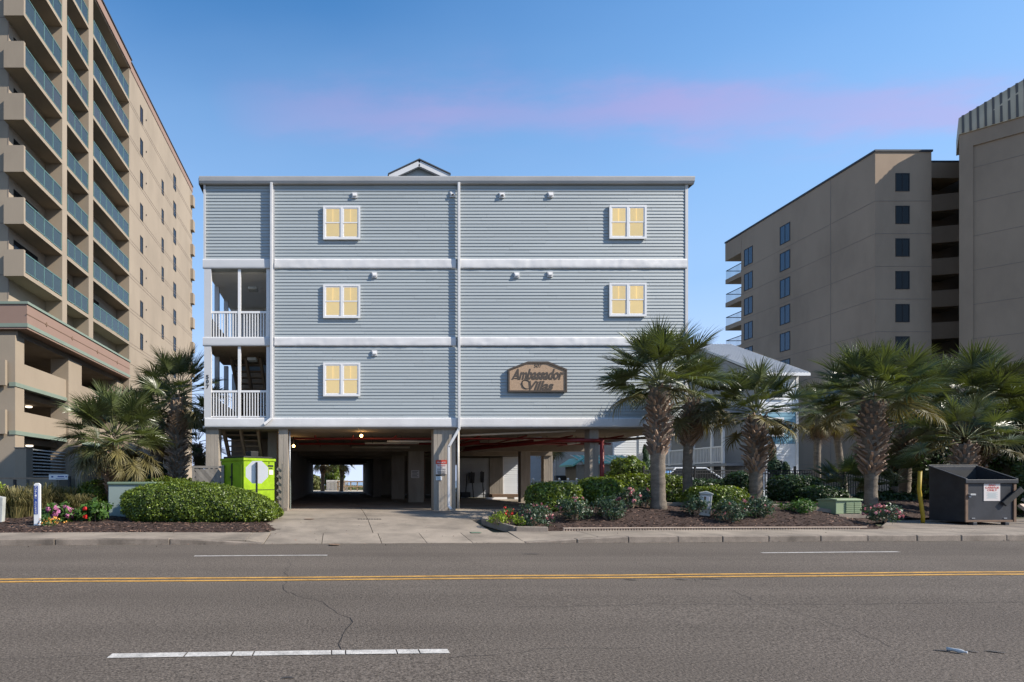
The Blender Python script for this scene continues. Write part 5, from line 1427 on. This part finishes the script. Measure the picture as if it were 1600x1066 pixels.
def palm(label, base, top, r0, r1, size, n=36, boots=.45, old=.22, dead=4, spread=1.0, seed=1, low=-48, group='fan palms along the street', boot_r=None, name='fan_palm', top_el=86):
    r = random.Random(seed)
    base, top = Vector(base), Vector(top)
    t = thing(name, label, 'palm', base, group)
    n = int(n * 1.15)
    H = (top - base).length
    pts, rs = [], []
    N = 26
    side = Vector((r.uniform(-1, 1), r.uniform(-1, 1), 0)) * .02 * H
    for k in range(N + 1):
        u = k / N
        p = base.lerp(top, u) + side * math.sin(math.pi * u)
        pts.append(p - Vector((0, 0, .15 if k == 0 else 0)))
        rr = r0 + (r1 - r0) * smooth01((u - 1 + boots) / .3) if boots else r0 + (r1 - r0) * u
        if u < .12: rr *= 1 + .22 * (1 - u / .12) ** 2
        rs.append(rr * (1 + .05 * math.sin(k * 2.4) + r.uniform(-.03, .03)))
    tr = MB().tube(pts, rs, 12).build('trunk', M_['trunk'], t, smooth=True)
    # crossed old leaf bases
    if boots > 0:
        m = MB(); br = boot_r or r1 * 1.15
        h0 = H * (1 - boots); nb = int(H * boots / .0145)
        for k in range(nb):
            u = (h0 + (H * boots) * k / nb) / H
            p = base.lerp(top, u) + side * math.sin(math.pi * u)
            a = k * 2.39996 + r.gauss(0, .08)
            o = Vector((math.cos(a), math.sin(a), 0)); s_ = Vector((-o.y, o.x, 0))
            fat = .75 + .25 * math.sin(math.pi * min(1, (k / nb) * 1.15))
            c = p + o * (r0 + (r1 - r0) * u) * .80
            e = p + o * (br * fat * r.uniform(1.0, 1.38)) + Vector((0, 0, r.uniform(.07, .20)))
            w0, w1 = .05, .02
            tw = r.uniform(-.4, .4); e += s_ * tw * .1
            m.add([c - s_ * w0 - Vector((0, 0, .05)), c + s_ * w0 - Vector((0, 0, .05)), e + s_ * w1 + o * .015, e - s_ * w1 + o * .015, c - s_ * w0 * .7 + Vector((0, 0, .05)), c + s_ * w0 * .7 + Vector((0, 0, .05)), e + s_ * w1 + Vector((0, 0, .035)), e - s_ * w1 + Vector((0, 0, .035))],
                  [(0, 1, 2, 3), (7, 6, 5, 4), (0, 3, 7, 4), (1, 5, 6, 2), (3, 2, 6, 7)])
        bo = m.build('leaf_base', M_['boots'], tr); bo['kind'] = 'stuff'
    # fronds
    def frond(me, nm, az, el, sc):
        x = Vector((math.cos(az) * math.cos(el), math.sin(az) * math.cos(el), math.sin(el)))
        y = Vector((0, 0, 1)).cross(x)
        if y.length < .05: y = Vector((-math.sin(az), math.cos(az), 0))
        y.normalize()
        ro = r.gauss(0, .35); z = x.cross(y)
        y2 = y * math.cos(ro) + z * math.sin(ro); z2 = x.cross(y2)
        off = top + Vector((0, 0, .12 + .22 * math.sin(el))) + Vector((x.x, x.y, 0)) * r1 * .6
        M = Matrix(((x.x, y2.x, z2.x, 0), (x.y, y2.y, z2.y, 0), (x.z, y2.z, z2.z, 0), (0, 0, 0, 1))) @ Matrix.Diagonal((sc, sc, sc, 1))
        M.translation = off
        put(me, nm, t, off, mtx=M)
    for k in range(n):
        u = (k + .5) / n
        el = R(top_el - (top_el - low) * u ** .85) + r.gauss(0, .10)
        az = k * 2.39996 + r.gauss(0, .22)
        if u > 1 - old: me = r.choice(FO)
        else: me = FR[min(3, int(u * 2.2 + r.random() * 1.6))] if u < .9 else FR[2]
        frond(me, 'frond', az, el, size / 1.72 * r.uniform(.86, 1.08) * (.8 if u < .08 else 1))
    for k in range(dead):
        frond(r.choice(FD), 'dead_frond', r.uniform(0, 6.28), R(-70) + r.gauss(0, .12), size / 1.72 * r.uniform(.65, .9))
    return t

def zr(x, y): return HR(x, y)
def pp2(px, Y, z=None):
    x = (px - VX) / F * Y
    return Vector((x, Y, (HR(x, Y) if z is None else z)))
G1 = 'fan palms right of the driveway'; G2 = 'fan palms left of the driveway'
Yq = 17.5; palm('thick fan palm with a bare lower trunk at the right corner of the blue-grey building', pp2(1029, Yq), P(1031, 606, Yq), .20, .25, 1.9, 46, .56, .06, 0, seed=3, low=-24, group=G1, boot_r=.33)
Yq = 20.0; palm('slimmer fan palm with brown hanging fronds just right of the corner palm', pp2(1075, Yq), P(1082, 628, Yq), .15, .2, 1.7, 36, .42, .35, 4, seed=8, low=-52, group=G1, boot_r=.31)
Yq = 18.6; palm('stout fan palm in front of the pale blue townhouse', pp2(1181, Yq), P(1182, 652, Yq), .18, .22, 1.6, 38, .64, .22, 1, seed=12, low=-30, group=G1, boot_r=.33)
Yq = 18.6; palm('wide fan palm with a very thick upper trunk beside the green transformer box', pp2(1361, Yq), P(1366, 625, Yq), .17, .30, 1.8, 58, .66, .12, 1, seed=17, low=-32, group=G1, boot_r=.38)
Yq = 29.5; palm('thin straight fan palm behind the iron fence near the townhouse corner', pp2(1279, Yq, .4), P(1280, 648, Yq), .16, .14, 1.55, 26, .0, .3, 7, seed=21, low=-60, group=G1)
Yq = 31.5; palm('thin leaning fan palm behind the iron fence', pp2(1322, Yq, .4), P(1302, 640, Yq), .17, .15, 1.75, 26, .0, .3, 6, seed=24, low=-58, group=G1)
Yq = 21.0; palm('large fan palm rising behind the grey open waste container', pp2(1522, Yq, .35), P(1519, 640, Yq), .2, .3, 2.2, 58, .6, .14, 3, seed=29, low=-44, group=G1, boot_r=.42)
Yq = 19.2; palm('short fan palm directly behind the grey open waste container', pp2(1508, Yq, .3), P(1508, 694, Yq), .2, .26, 1.5, 24, .8, .10, 2, seed=33, low=-30, group=G1, boot_r=.34)
Yq = 23.5; palm('dark shaded fan palm left of the yellow bollard', pp2(1411, Yq, .4), P(1412, 662, Yq), .2, .24, 2.0, 34, .5, .3, 5, seed=37, low=-55, group=G1, boot_r=.33)
Yq = 20.6; palm('low fan palm at the right edge behind the loose timbers', pp2(1596, Yq, .3), P(1594, 700, Yq), .18, .24, 1.7, 26, .5, .1, 1, seed=41, low=-20, group=G1)
Yq = 23.2; palm('stemless young fan palm against the iron fence left of the thick palm', pp2(1318, Yq), pp2(1318, Yq) + Vector((0, 0, .35)), .1, .12, 1.5, 20, .0, .1, 0, seed=45, low=0, group=G1, top_el=70)
Yq = 22.4; palm('stemless young fan palm between the thick palm and the yellow bollard', pp2(1398, Yq), pp2(1398, Yq) + Vector((0, 0, .5)), .1, .12, 1.5, 18, .0, .1, 0, seed=46, low=0, group=G1, top_el=70)
Yq = 24.5; palm('tall dark fan palm at the right edge of the picture', pp2(1590, Yq, .35), P(1592, 650, Yq), .2, .25, 2.2, 34, .4, .2, 2, seed=49, low=-45, group=G1)
Yq = 20.0; palm('round bushy fan palm behind the utility cabinet', pp2(176, Yq, .35), P(178, 690, Yq), .2, .25, 1.9, 60, .75, .30, 2, seed=52, low=-50, group=G2, boot_r=.33)
Yq = 22.6; palm('taller fan palm with crossed leaf bases beside the blue-grey building', pp2(280, Yq, .35), P(279, 622, Yq), .26, .30, 1.85, 42, .85, .12, 2, seed=57, low=-42, group=G2, boot_r=.40)
Yq = 27.0; palm('dark shaded fan palm between the bushy palm and the taller palm', pp2(247, Yq, .35), P(249, 655, Yq), .2, .22, 2.2, 36, .3, .2, 5, seed=61, low=-60, group=G2)
Yq = 30.0; palm('dark shaded fan palm close to the corner column of the blue-grey building', pp2(312, Yq, .35), P(308, 695, Yq), .2, .22, 1.7, 28, .3, .2, 3, seed=64, low=-60, group=G2)
palm('left dark palm far off through the parking level', (-1.67, 63, .3), (-1.6, 63, 3.75), .2, .2, 1.9, 24, .6, .2, 4, seed=71, low=-60, group='palms seen through the parking level')
palm('right dark palm far off through the parking level', (.36, 62, .3), (.42, 62, 3.7), .2, .2, 1.9, 24, .6, .2, 4, seed=74, low=-60, group='palms seen through the parking level')
palm('slender palm seen under the raised building beside the rear column', P(852, 752, 42), P(853, 684, 42), .26, .22, 2.0, 24, .0, .2, 4, seed=77, low=-60, group='palms seen through the parking level')
palm('rough-trunked palm seen under the raised building beside the pale store door', (18.6, 58, .3), (18.5, 58, 6.0), .32, .34, 2.2, 24, .9, .2, 3, seed=79, low=-50, group='palms seen through the parking level')

# ------------------------------------------------------------------ hedges and shrubs
def leaf_quads(pts, nrm, size, r, aspect=.55, tilt=.7):
    n = len(pts)
    d = r.normal(size=(n, 3)) * tilt + nrm
    d /= np.linalg.norm(d, axis=1)[:, None] + 1e-9
    a = r.normal(size=(n, 3)); u = a - d * (a * d).sum(1)[:, None]; u /= np.linalg.norm(u, axis=1)[:, None] + 1e-9
    v = np.cross(d, u)
    s = (size * r.uniform(.65, 1.25, n))[:, None]
    return np.stack([pts - u * s, pts - v * s * aspect + d * s * .12, pts + u * s, pts + v * s * aspect + d * s * .12], axis=1)
def hedge(label, c, h, n, leaf=.042, mt='hedge', p=3.2, seed=1, cat='hedge', name='hedge', group=None, wob=.07, depth=.08, zcut=-.95, slope=0.):
    """clipped hedge: c = centre, h = half sizes"""
    r = np.random.default_rng(seed)
    c = np.array(c, float); h = np.array(h, float)
    t = thing(name, label, cat, (c[0], c[1], c[2] - h[2]), group)
    d = r.normal(size=(n, 3)); d /= np.linalg.norm(d, axis=1)[:, None]
    d *= 1.0
    k = (np.abs(d) ** p).sum(1) ** (-1 / p)
    q = d * k[:, None]
    g = np.sign(q) * np.abs(q) ** (p - 1) / h; g /= np.linalg.norm(g, axis=1)[:, None]
    nz = np.array([noise.noise((float(a * h[0] * 1.6 + seed), float(b * h[1] * 1.6), float(e * h[2] * 1.6))) + .5 * noise.noise((float(a * h[0] * 4 + seed), float(b * h[1] * 4), float(e * h[2] * 4))) for a, b, e in q])
    pts = q * h * (1 + (wob * nz)[:, None] / np.maximum(.6, h.mean())) - g * (np.abs(r.normal(size=n)) * depth * .6)[:, None] + g * (r.random(n) ** 6 * .08)[:, None]
    keep = q[:, 2] > zcut
    sl = lambda x: 1 - slope * np.clip((x + .15) / 1.15, 0, 1) ** 1.6
    pts[:, 2] = (pts[:, 2] + h[2]) * sl(q[:, 0]) - h[2]
    V = leaf_quads(pts[keep] + c, g[keep] + np.array([0, 0, .25]), leaf, r) - np.array(wloc(t))
    o = put(quads_mesh('foliage', V, M_[mt]), 'foliage', t, local=True); o['kind'] = 'stuff'
    m = MB(); nu, nv = 22, 12
    for i in range(nv + 1):
        for j in range(nu):
            th_ = math.pi * i / nv; ph = 2 * math.pi * j / nu
            e = np.array([math.sin(th_) * math.cos(ph), math.sin(th_) * math.sin(ph), math.cos(th_)]); e = e * (np.abs(e) ** p).sum() ** (-1 / p)
            e2 = e * h * (.90 - .06 / max(.5, h.min())); e2[2] = (e2[2] + h[2]) * float(sl(e[0])) - h[2]; m.v.append(tuple(c + e2))
    for i in range(nv):
        for j in range(nu): m.f.append([i * nu + j, (i + 1) * nu + j, (i + 1) * nu + (j + 1) % nu, i * nu + (j + 1) % nu]); m.m.append(0)
    m.build('branches', M_['hedge_core'], t, smooth=True)
    return t
# big left hedge: two merged mounds clipped as one
def hb(px0, px1, pyt, pyb, Y, hy, z0=None):
    """hedge box from its outline in the photo at front depth Y"""
    a, b = P(px0, pyb, Y), P(px1, pyt, Y + hy)
    zb_ = a.z if z0 is None else z0
    xa, xb = (px0 - VX) / F * (Y + hy), (px1 - VX) / F * (Y + hy)
    return ((xa + xb) / 2, Y + hy, (zb_ + b.z) / 2), ((xb - xa) / 2, hy, (b.z - zb_) / 2)
c, h = hb(196, 434, 754, 826, 16.5, 1.1, .17)
hedge('big rounded clipped hedge left of the driveway', c, h, 52000, .036, p=3.0, seed=3, wob=.11, slope=.38)
c, h = hb(128, 176, 752, 790, 19.6, .8, .3); hedge('clipped hedge half hidden by the utility cabinet', c, h, 5500, .05, seed=5, p=2.6)
c, h = hb(205, 330, 748, 800, 20.4, .5, .4); hedge('low hedge top showing behind the big left hedge', c, h, 4000, .06, seed=6)
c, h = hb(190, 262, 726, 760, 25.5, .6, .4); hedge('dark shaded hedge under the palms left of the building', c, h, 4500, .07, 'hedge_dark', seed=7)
c, h = hb(828, 899, 756, 800, 17.6, .75, .5); hedge('square clipped hedge nearest the parking entrance', c, h, 10500, .046, seed=9, p=4.5)
c, h = hb(907, 968, 747, 800, 18.0, .8, .55); hedge('tall rounded hedge in front of the red pipe column', c, h, 11000, .05, seed=11, p=3)
c, h = hb(962, 988, 754, 790, 18.6, .5, .6); hedge('small rounded hedge tucked beside the corner palm', c, h, 3500, .048, seed=12)
c, h = hb(950, 1062, 742, 785, 21.9, .6, .6); hedge('long flat hedge behind the corner palm', c, h, 10000, .05, seed=13, p=5)
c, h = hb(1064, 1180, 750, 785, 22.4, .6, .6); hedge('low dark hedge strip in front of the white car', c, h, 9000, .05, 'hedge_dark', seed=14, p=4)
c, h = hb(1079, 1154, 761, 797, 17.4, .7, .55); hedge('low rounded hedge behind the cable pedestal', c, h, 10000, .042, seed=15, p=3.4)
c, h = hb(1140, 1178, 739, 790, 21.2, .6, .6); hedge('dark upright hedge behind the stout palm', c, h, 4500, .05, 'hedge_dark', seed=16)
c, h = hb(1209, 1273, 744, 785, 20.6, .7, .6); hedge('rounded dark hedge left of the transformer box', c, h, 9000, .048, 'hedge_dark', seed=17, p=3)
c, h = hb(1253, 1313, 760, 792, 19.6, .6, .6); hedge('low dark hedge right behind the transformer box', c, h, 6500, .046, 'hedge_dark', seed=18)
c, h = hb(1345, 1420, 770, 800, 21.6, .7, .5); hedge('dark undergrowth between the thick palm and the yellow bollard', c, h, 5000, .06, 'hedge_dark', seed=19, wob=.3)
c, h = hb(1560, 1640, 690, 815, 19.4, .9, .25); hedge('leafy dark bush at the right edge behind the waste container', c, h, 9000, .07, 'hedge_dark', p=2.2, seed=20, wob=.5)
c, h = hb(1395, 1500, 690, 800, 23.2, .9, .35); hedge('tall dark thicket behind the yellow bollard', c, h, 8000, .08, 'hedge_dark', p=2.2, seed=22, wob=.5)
c, h = hb(946, 1016, 719, 750, 30, 1.2, .4); hedge('loose bright green shrub under the lit white end wall', c, h, 9000, .085, p=2.1, seed=23, wob=.3, name='shrub', cat='shrub')
c, h = hb(476, 500, 742, 768, 72, 2.5, .2); hedge('leafy dune bush left of the far palms', c, h, 3500, .16, 'dune', p=2.1, seed=24, wob=.6, name='shrub', cat='shrub')
c, h = hb(508, 536, 728, 766, 74, 2.5, .2); hedge('green bush between the two far palms', c, h, 4500, .2, 'hedge', p=2.1, seed=25, wob=.6, name='shrub', cat='shrub')

def shrub(label, c, h, nl, leaf, mt, flowers=(), seed=1, name='rose_bush', cat='bush', group=None, z0=0.):
    """open bush: leaves through an ellipsoid, blossoms on its outside"""
    r = np.random.default_rng(seed); c = np.array(c, float); h = np.array(h, float)
    t = thing(name, label, cat, (c[0], c[1], c[2] - h[2]), group)
    rr = random.Random(seed)
    m = MB()
    for k in range(14):
        a = rr.uniform(0, 6.28); e = rr.uniform(.3, .95)
        tip = Vector(c) + Vector((math.cos(a) * h[0] * e, math.sin(a) * h[1] * e, h[2] * rr.uniform(-.1, .8)))
        b = Vector((c[0] + .1 * math.cos(a), c[1] + .1 * math.sin(a), c[2] - h[2]))
        m.tube([b, b.lerp(tip, .5) + Vector((0, 0, .05)), tip], [.012, .008, .004], 4, cap=False)
    m.build('stem', M_['wood_dark'], t)
    ncl = max(10, int(nl / 26)); cc = r.normal(size=(ncl, 3)); cc /= np.linalg.norm(cc, axis=1)[:, None]; cc *= (r.random(ncl) ** .38)[:, None]
    cc[:, 2] = np.where(cc[:, 2] < -.6, -cc[:, 2] * .5, cc[:, 2])
    ci = r.integers(0, ncl, nl)
    q = cc[ci] * h + r.normal(size=(nl, 3)) * .055
    g = q / h; g /= np.linalg.norm(g, axis=1)[:, None] + 1e-6
    V = leaf_quads(q + c, g * .6 + np.array([0, -.1, .5]), leaf, r, .5, .8) - np.array(wloc(t))
    o = put(quads_mesh('foliage', V, M_[mt]), 'foliage', t, local=True); o['kind'] = 'stuff'
    for fm, nf, fs, blob in flowers:
        q = r.normal(size=(nf * 3, 3)); q /= np.linalg.norm(q, axis=1)[:, None]; q = q[(q[:, 2] > -.35) & (q[:, 1] < .6)][:nf]
        ctr = q * h * r.uniform(.85, 1.08, len(q))[:, None] + c
        P_, N_ = [], []
        for x in ctr:
            e = r.normal(size=(blob, 3)); e /= np.linalg.norm(e, axis=1)[:, None]; e[:, 1] = -np.abs(e[:, 1])
            P_.append(x + e * fs * .75); N_.append(e)
        V = leaf_quads(np.concatenate(P_), np.concatenate(N_), fs * .55, r, .9, .3) - np.array(wloc(t))
        o = put(quads_mesh('blossom', V, M_[fm]), 'blossom', t, local=True); o['kind'] = 'stuff'
    return t
def sb(px0, px1, pyt, pyb, Y):
    a, b = P(px0, pyb, Y), P(px1, pyt, Y)
    return ((a.x + b.x) / 2, Y, (a.z + b.z) / 2), ((b.x - a.x) / 2, .42, (b.z - a.z) / 2)
GR = 'rose bushes in the right bed'
rose = (('pink', 9, .045, 7),)
shrub('front rose bush with pale pink blooms beside the bed tip', *sb(812, 862, 787, 826, 15.9), 1500, .036, 'rose_leaf', (('pink', 16, .045, 7),), 101, group=GR)
shrub('rose bush with scattered pink blooms below the square hedge', *sb(872, 928, 776, 812, 16.4), 1700, .036, 'rose_leaf', (('pink', 11, .042, 7),), 102, group=GR)
shrub('bluish rose bush without blooms below the tall rounded hedge', *sb(928, 975, 775, 814, 16.4), 1500, .038, 'rose_leaf', (), 103, group=GR)
shrub('rose bush with coral blooms left of the corner palm', *sb(968, 1000, 762, 794, 17.6), 1000, .038, 'rose_leaf', (('pink', 8, .06, 8),), 104, group=GR)
shrub('rose bush with one red bloom touching the corner palm', *sb(993, 1018, 764, 792, 17.9), 900, .038, 'rose_leaf', (('pink', 4, .07, 8),), 105, group=GR)
shrub('small rose bush left of the cable pedestal', *sb(1072, 1098, 775, 805, 16.7), 800, .04, 'rose_leaf', (), 106, group=GR)
shrub('leafy rose bush right of the cable pedestal', *sb(1116, 1166, 780, 816, 16.3), 1500, .038, 'rose_leaf', (('pink', 5, .04, 7),), 107, group=GR)
shrub('rose bush with pink blooms at the foot of the stout palm', *sb(1160, 1206, 776, 810, 16.7), 1400, .038, 'rose_leaf', (('pink', 9, .05, 7),), 108, group=GR)
shrub('low pale green bush left of the transformer box', *sb(1222, 1280, 782, 804, 17.2), 1100, .04, 'broad_leaf', (), 109, name='low_bush')
shrub('low bush full of pink blooms right of the transformer box', *sb(1352, 1400, 789, 816, 16.3), 900, .04, 'rose_leaf', (('pink', 26, .05, 7),), 110, group=GR)
shrub('red flowering plant at the tip of the right bed', *sb(784, 800, 792, 812, 16.3), 300, .03, 'broad_leaf', (('red_petal', 9, .045, 8),), 111, name='flower_plant', cat='plant')
shrub('lime green plant left of the red flowers', *sb(767, 788, 803, 818, 16.1), 350, .035, 'lime_leaf', (), 112, name='foliage_plant', cat='plant', group='lime plants')
shrub('lime green plant right of the red flowers', *sb(796, 816, 804, 819, 15.9), 350, .035, 'lime_leaf', (), 113, name='foliage_plant', cat='plant', group='lime plants')
GH = 'hydrangeas left of the cabinet'
shrub('hydrangea with pink flower heads right of the marker post', *sb(66, 112, 786, 822, 16.6), 800, .075, 'broad_leaf', (('hyd_pink', 13, .09, 22),), 121, name='hydrangea', cat='hydrangea', group=GH)
shrub('broad-leaved hydrangea with one red head beside the utility cabinet', *sb(127, 174, 785, 816, 17.0), 900, .085, 'broad_leaf', (('red_petal', 2, .07, 16),), 122, name='hydrangea', cat='hydrangea', group=GH)
shrub('low pale hydrangea between the two larger ones', *sb(100, 132, 795, 818, 16.8), 500, .07, 'broad_leaf', (('hyd_pink', 3, .07, 16),), 123, name='hydrangea', cat='hydrangea', group=GH)
shrub('orange and yellow flowers at the foot of the marker post', *sb(62, 100, 809, 824, 16.0), 260, .035, 'broad_leaf', (('orange_petal', 24, .035, 8),), 124, name='flower_plant', cat='plant')
shrub('bright yellow shrub at the left edge of the picture', *sb(-14, 12, 757, 778, 18.2), 900, .05, 'lime_leaf', (('orange_petal', 4, .03, 6),), 125, name='yellow_shrub', cat='shrub')
shrub('twiggy pale shrub below the low fence', *sb(1010, 1030, 728, 752, 27), 500, .08, 'rose_leaf', (), 126, name='pale_shrub', cat='shrub')

def grass_clump(label, c, rad, hgt, n, seed, mt='grass_blade', group='ornamental grasses'):
    r = random.Random(seed); t = thing('ornamental_grass', label, 'grass', c, group)
    m = MB(); c = Vector(c)
    for k in range(n):
        a = r.uniform(0, 6.28); b = c + Vector((math.cos(a), math.sin(a), 0)) * rad * .35 * r.random()
        out = Vector((math.cos(a), math.sin(a), 0)); h = hgt * r.uniform(.6, 1.1); l = rad * r.uniform(.3, 1.3); s_ = Vector((-out.y, out.x, 0)) * r.uniform(.007, .013)
        p0, p1, p2, p3 = b, b + out * l * .25 + Vector((0, 0, h * .6)), b + out * l * .65 + Vector((0, 0, h * .95)), b + out * l + Vector((0, 0, h * r.uniform(.7, 1.0)))
        m.add([p0 - s_, p0 + s_, p1 + s_, p1 - s_, p2 + s_ * .7, p2 - s_ * .7, p3], [(0, 1, 2, 3), (3, 2, 4, 5), (5, 4, 6)])
    o = m.build('blade', M_[mt], t); o['kind'] = 'stuff'
for px, py, Y, rd, hg, lab in ((22, 808, 17.8, .7, 1.05, 'arching grass clump right of the white utility post'), (44, 808, 18.2, .55, .95, 'arching grass clump just left of the marker post'), (86, 790, 19.6, .6, 1.0, 'tall grass clump behind the pink hydrangea'), (108, 790, 20.2, .65, 1.0, 'tall grass clump below the white notice board'), (122, 797, 19.0, .5, .8, 'straw grass clump left of the utility cabinet'), (68, 795, 19.0, .5, 1.15, 'grass clump rising behind the marker post')):
    c = P(px, py, Y); grass_clump(lab, (c.x, Y, .27), rd, hg, 420, px)
# spiky dark plant in front of the podium pillars
t = thing('yucca', 'dark spiky yucca below the second tan pillar', 'yucca', (P(125, 0, 22.5).x, 22.5, .3)); m = MB(); rr = random.Random(5); c = Vector(t.location) + Vector((0, 0, .5))
for k in range(70):
    a = rr.uniform(0, 6.28); e = R(rr.uniform(-10, 85)); d = Vector((math.cos(a) * math.cos(e), math.sin(a) * math.cos(e), math.sin(e))); s_ = Vector((-math.sin(a), math.cos(a), 0)) * .022; L = rr.uniform(.6, .85)
    m.add([c - s_, c + s_, c + d * L * .6 + s_ * .8, c + d * L, c + d * L * .6 - s_ * .8], [(0, 1, 2, 3, 4)])
m.tube([t.location, c], .1, 8); o = m.build('leaf_rosette', M_['hedge_dark'], t); o['kind'] = 'stuff'
def juniper(label, base, h, lean, seed):
    r = np.random.default_rng(seed); t = thing('juniper', label, 'juniper', base)
    n = 2600; u = r.random(n) ** .8; tw = u * 9 + r.random(n) * 6.28
    rad = .42 * (1 - u) ** .7 * (1 + .35 * np.sin(u * 22)) * np.sqrt(r.random(n)) + .03
    q = np.stack([np.cos(tw) * rad + lean * u, np.sin(tw) * rad, u * h + .05], 1)
    nn = np.stack([np.cos(tw), np.sin(tw), np.full(n, .8)], 1)
    o = put(quads_mesh('foliage', leaf_quads(q, nn, .085, r, .35, .4), M_['juniper']), 'foliage', t, local=True); o['kind'] = 'stuff'
    MB().tube([Vector(base), Vector(base) + Vector((lean * .5, 0, h * .5)), Vector(base) + Vector((lean * .95, 0, h * .92))], [.06, .04, .015], 6).build('trunk', M_['wood_dark'], t)
c = P(1222, 742, 26.5); juniper('dark pointed juniper beside the lit corner of the blue townhouse', (c.x, 26.5, .4), 2.7, -.55, 5)
c = P(1230, 742, 27.0); juniper('dark leaning juniper right of the pointed juniper', (c.x + .2, 27.0, .4), 1.9, -.3, 6)
c = P(1016, 742, 32.0); juniper('slim pointed juniper left of the corner palm', (c.x, 32.0, .4), 3.0, -.3, 7)

# dune grass seen through the parking level
r = np.random.default_rng(5); n = 5000
q = np.stack([r.uniform(-9, 9, n), r.uniform(76, 92, n), r.random(n) * .5 + .2], 1)
o = put(quads_mesh('dune_grass', leaf_quads(q, np.array([[0, -1, .2]]) + np.zeros((n, 3)), .22, r, .3, .5), M_['dune']), 'dune_grass'); tag(o, 'green and straw dune growth far behind the building', 'dune grass', kind='stuff')

# fallen leaves and grit on the pavement and the gutter
r = np.random.default_rng(9); n = 420
x = r.uniform(-10, 20, n); yr = np.where(r.random(n) < .5, KY - r.random(n) ** 2 * .5, r.uniform(KY + .2, 17.2, n))
ok = ~((yr > 15) & ((x < -1.8) | (x > 4.4)))
x, yr = x[ok], yr[ok]; y = yr + RA * x
z = np.array([.016 if b < KY else (HD(a, c) + .012 if -1.7 < a < 4.5 else kerb_h(a) + .03) for a, b, c in zip(x, yr, y)])
V = leaf_quads(np.stack([x, y, z], 1), np.tile([0, 0, 1.0], (len(x), 1)), .022, r, .5, .25)
o = put(quads_mesh('leaf_litter', V, M_['chip']), 'leaf_litter'); tag(o, 'brown leaf litter scattered along the kerb and driveway', 'leaf litter', kind='stuff')

# fit the lettering to its measured width and height
bpy.context.view_layer.update()
for o, w, h in FITS:
    d = o.dimensions
    if d.x > 0 and d.y > 0: o.scale = (w / d.x, h / d.y, 1)
for o, w, h in FITS:                       # outlines to plain meshes
    cu = o.data; me = bpy.data.meshes.new_from_object(o)
    nm = o.name; q = bpy.data.objects.new(nm + '_', me); COL.objects.link(q)
    q.parent = o.parent; q.location = o.location; q.rotation_euler = o.rotation_euler; q.scale = o.scale
    bpy.data.objects.remove(o); q.name = nm
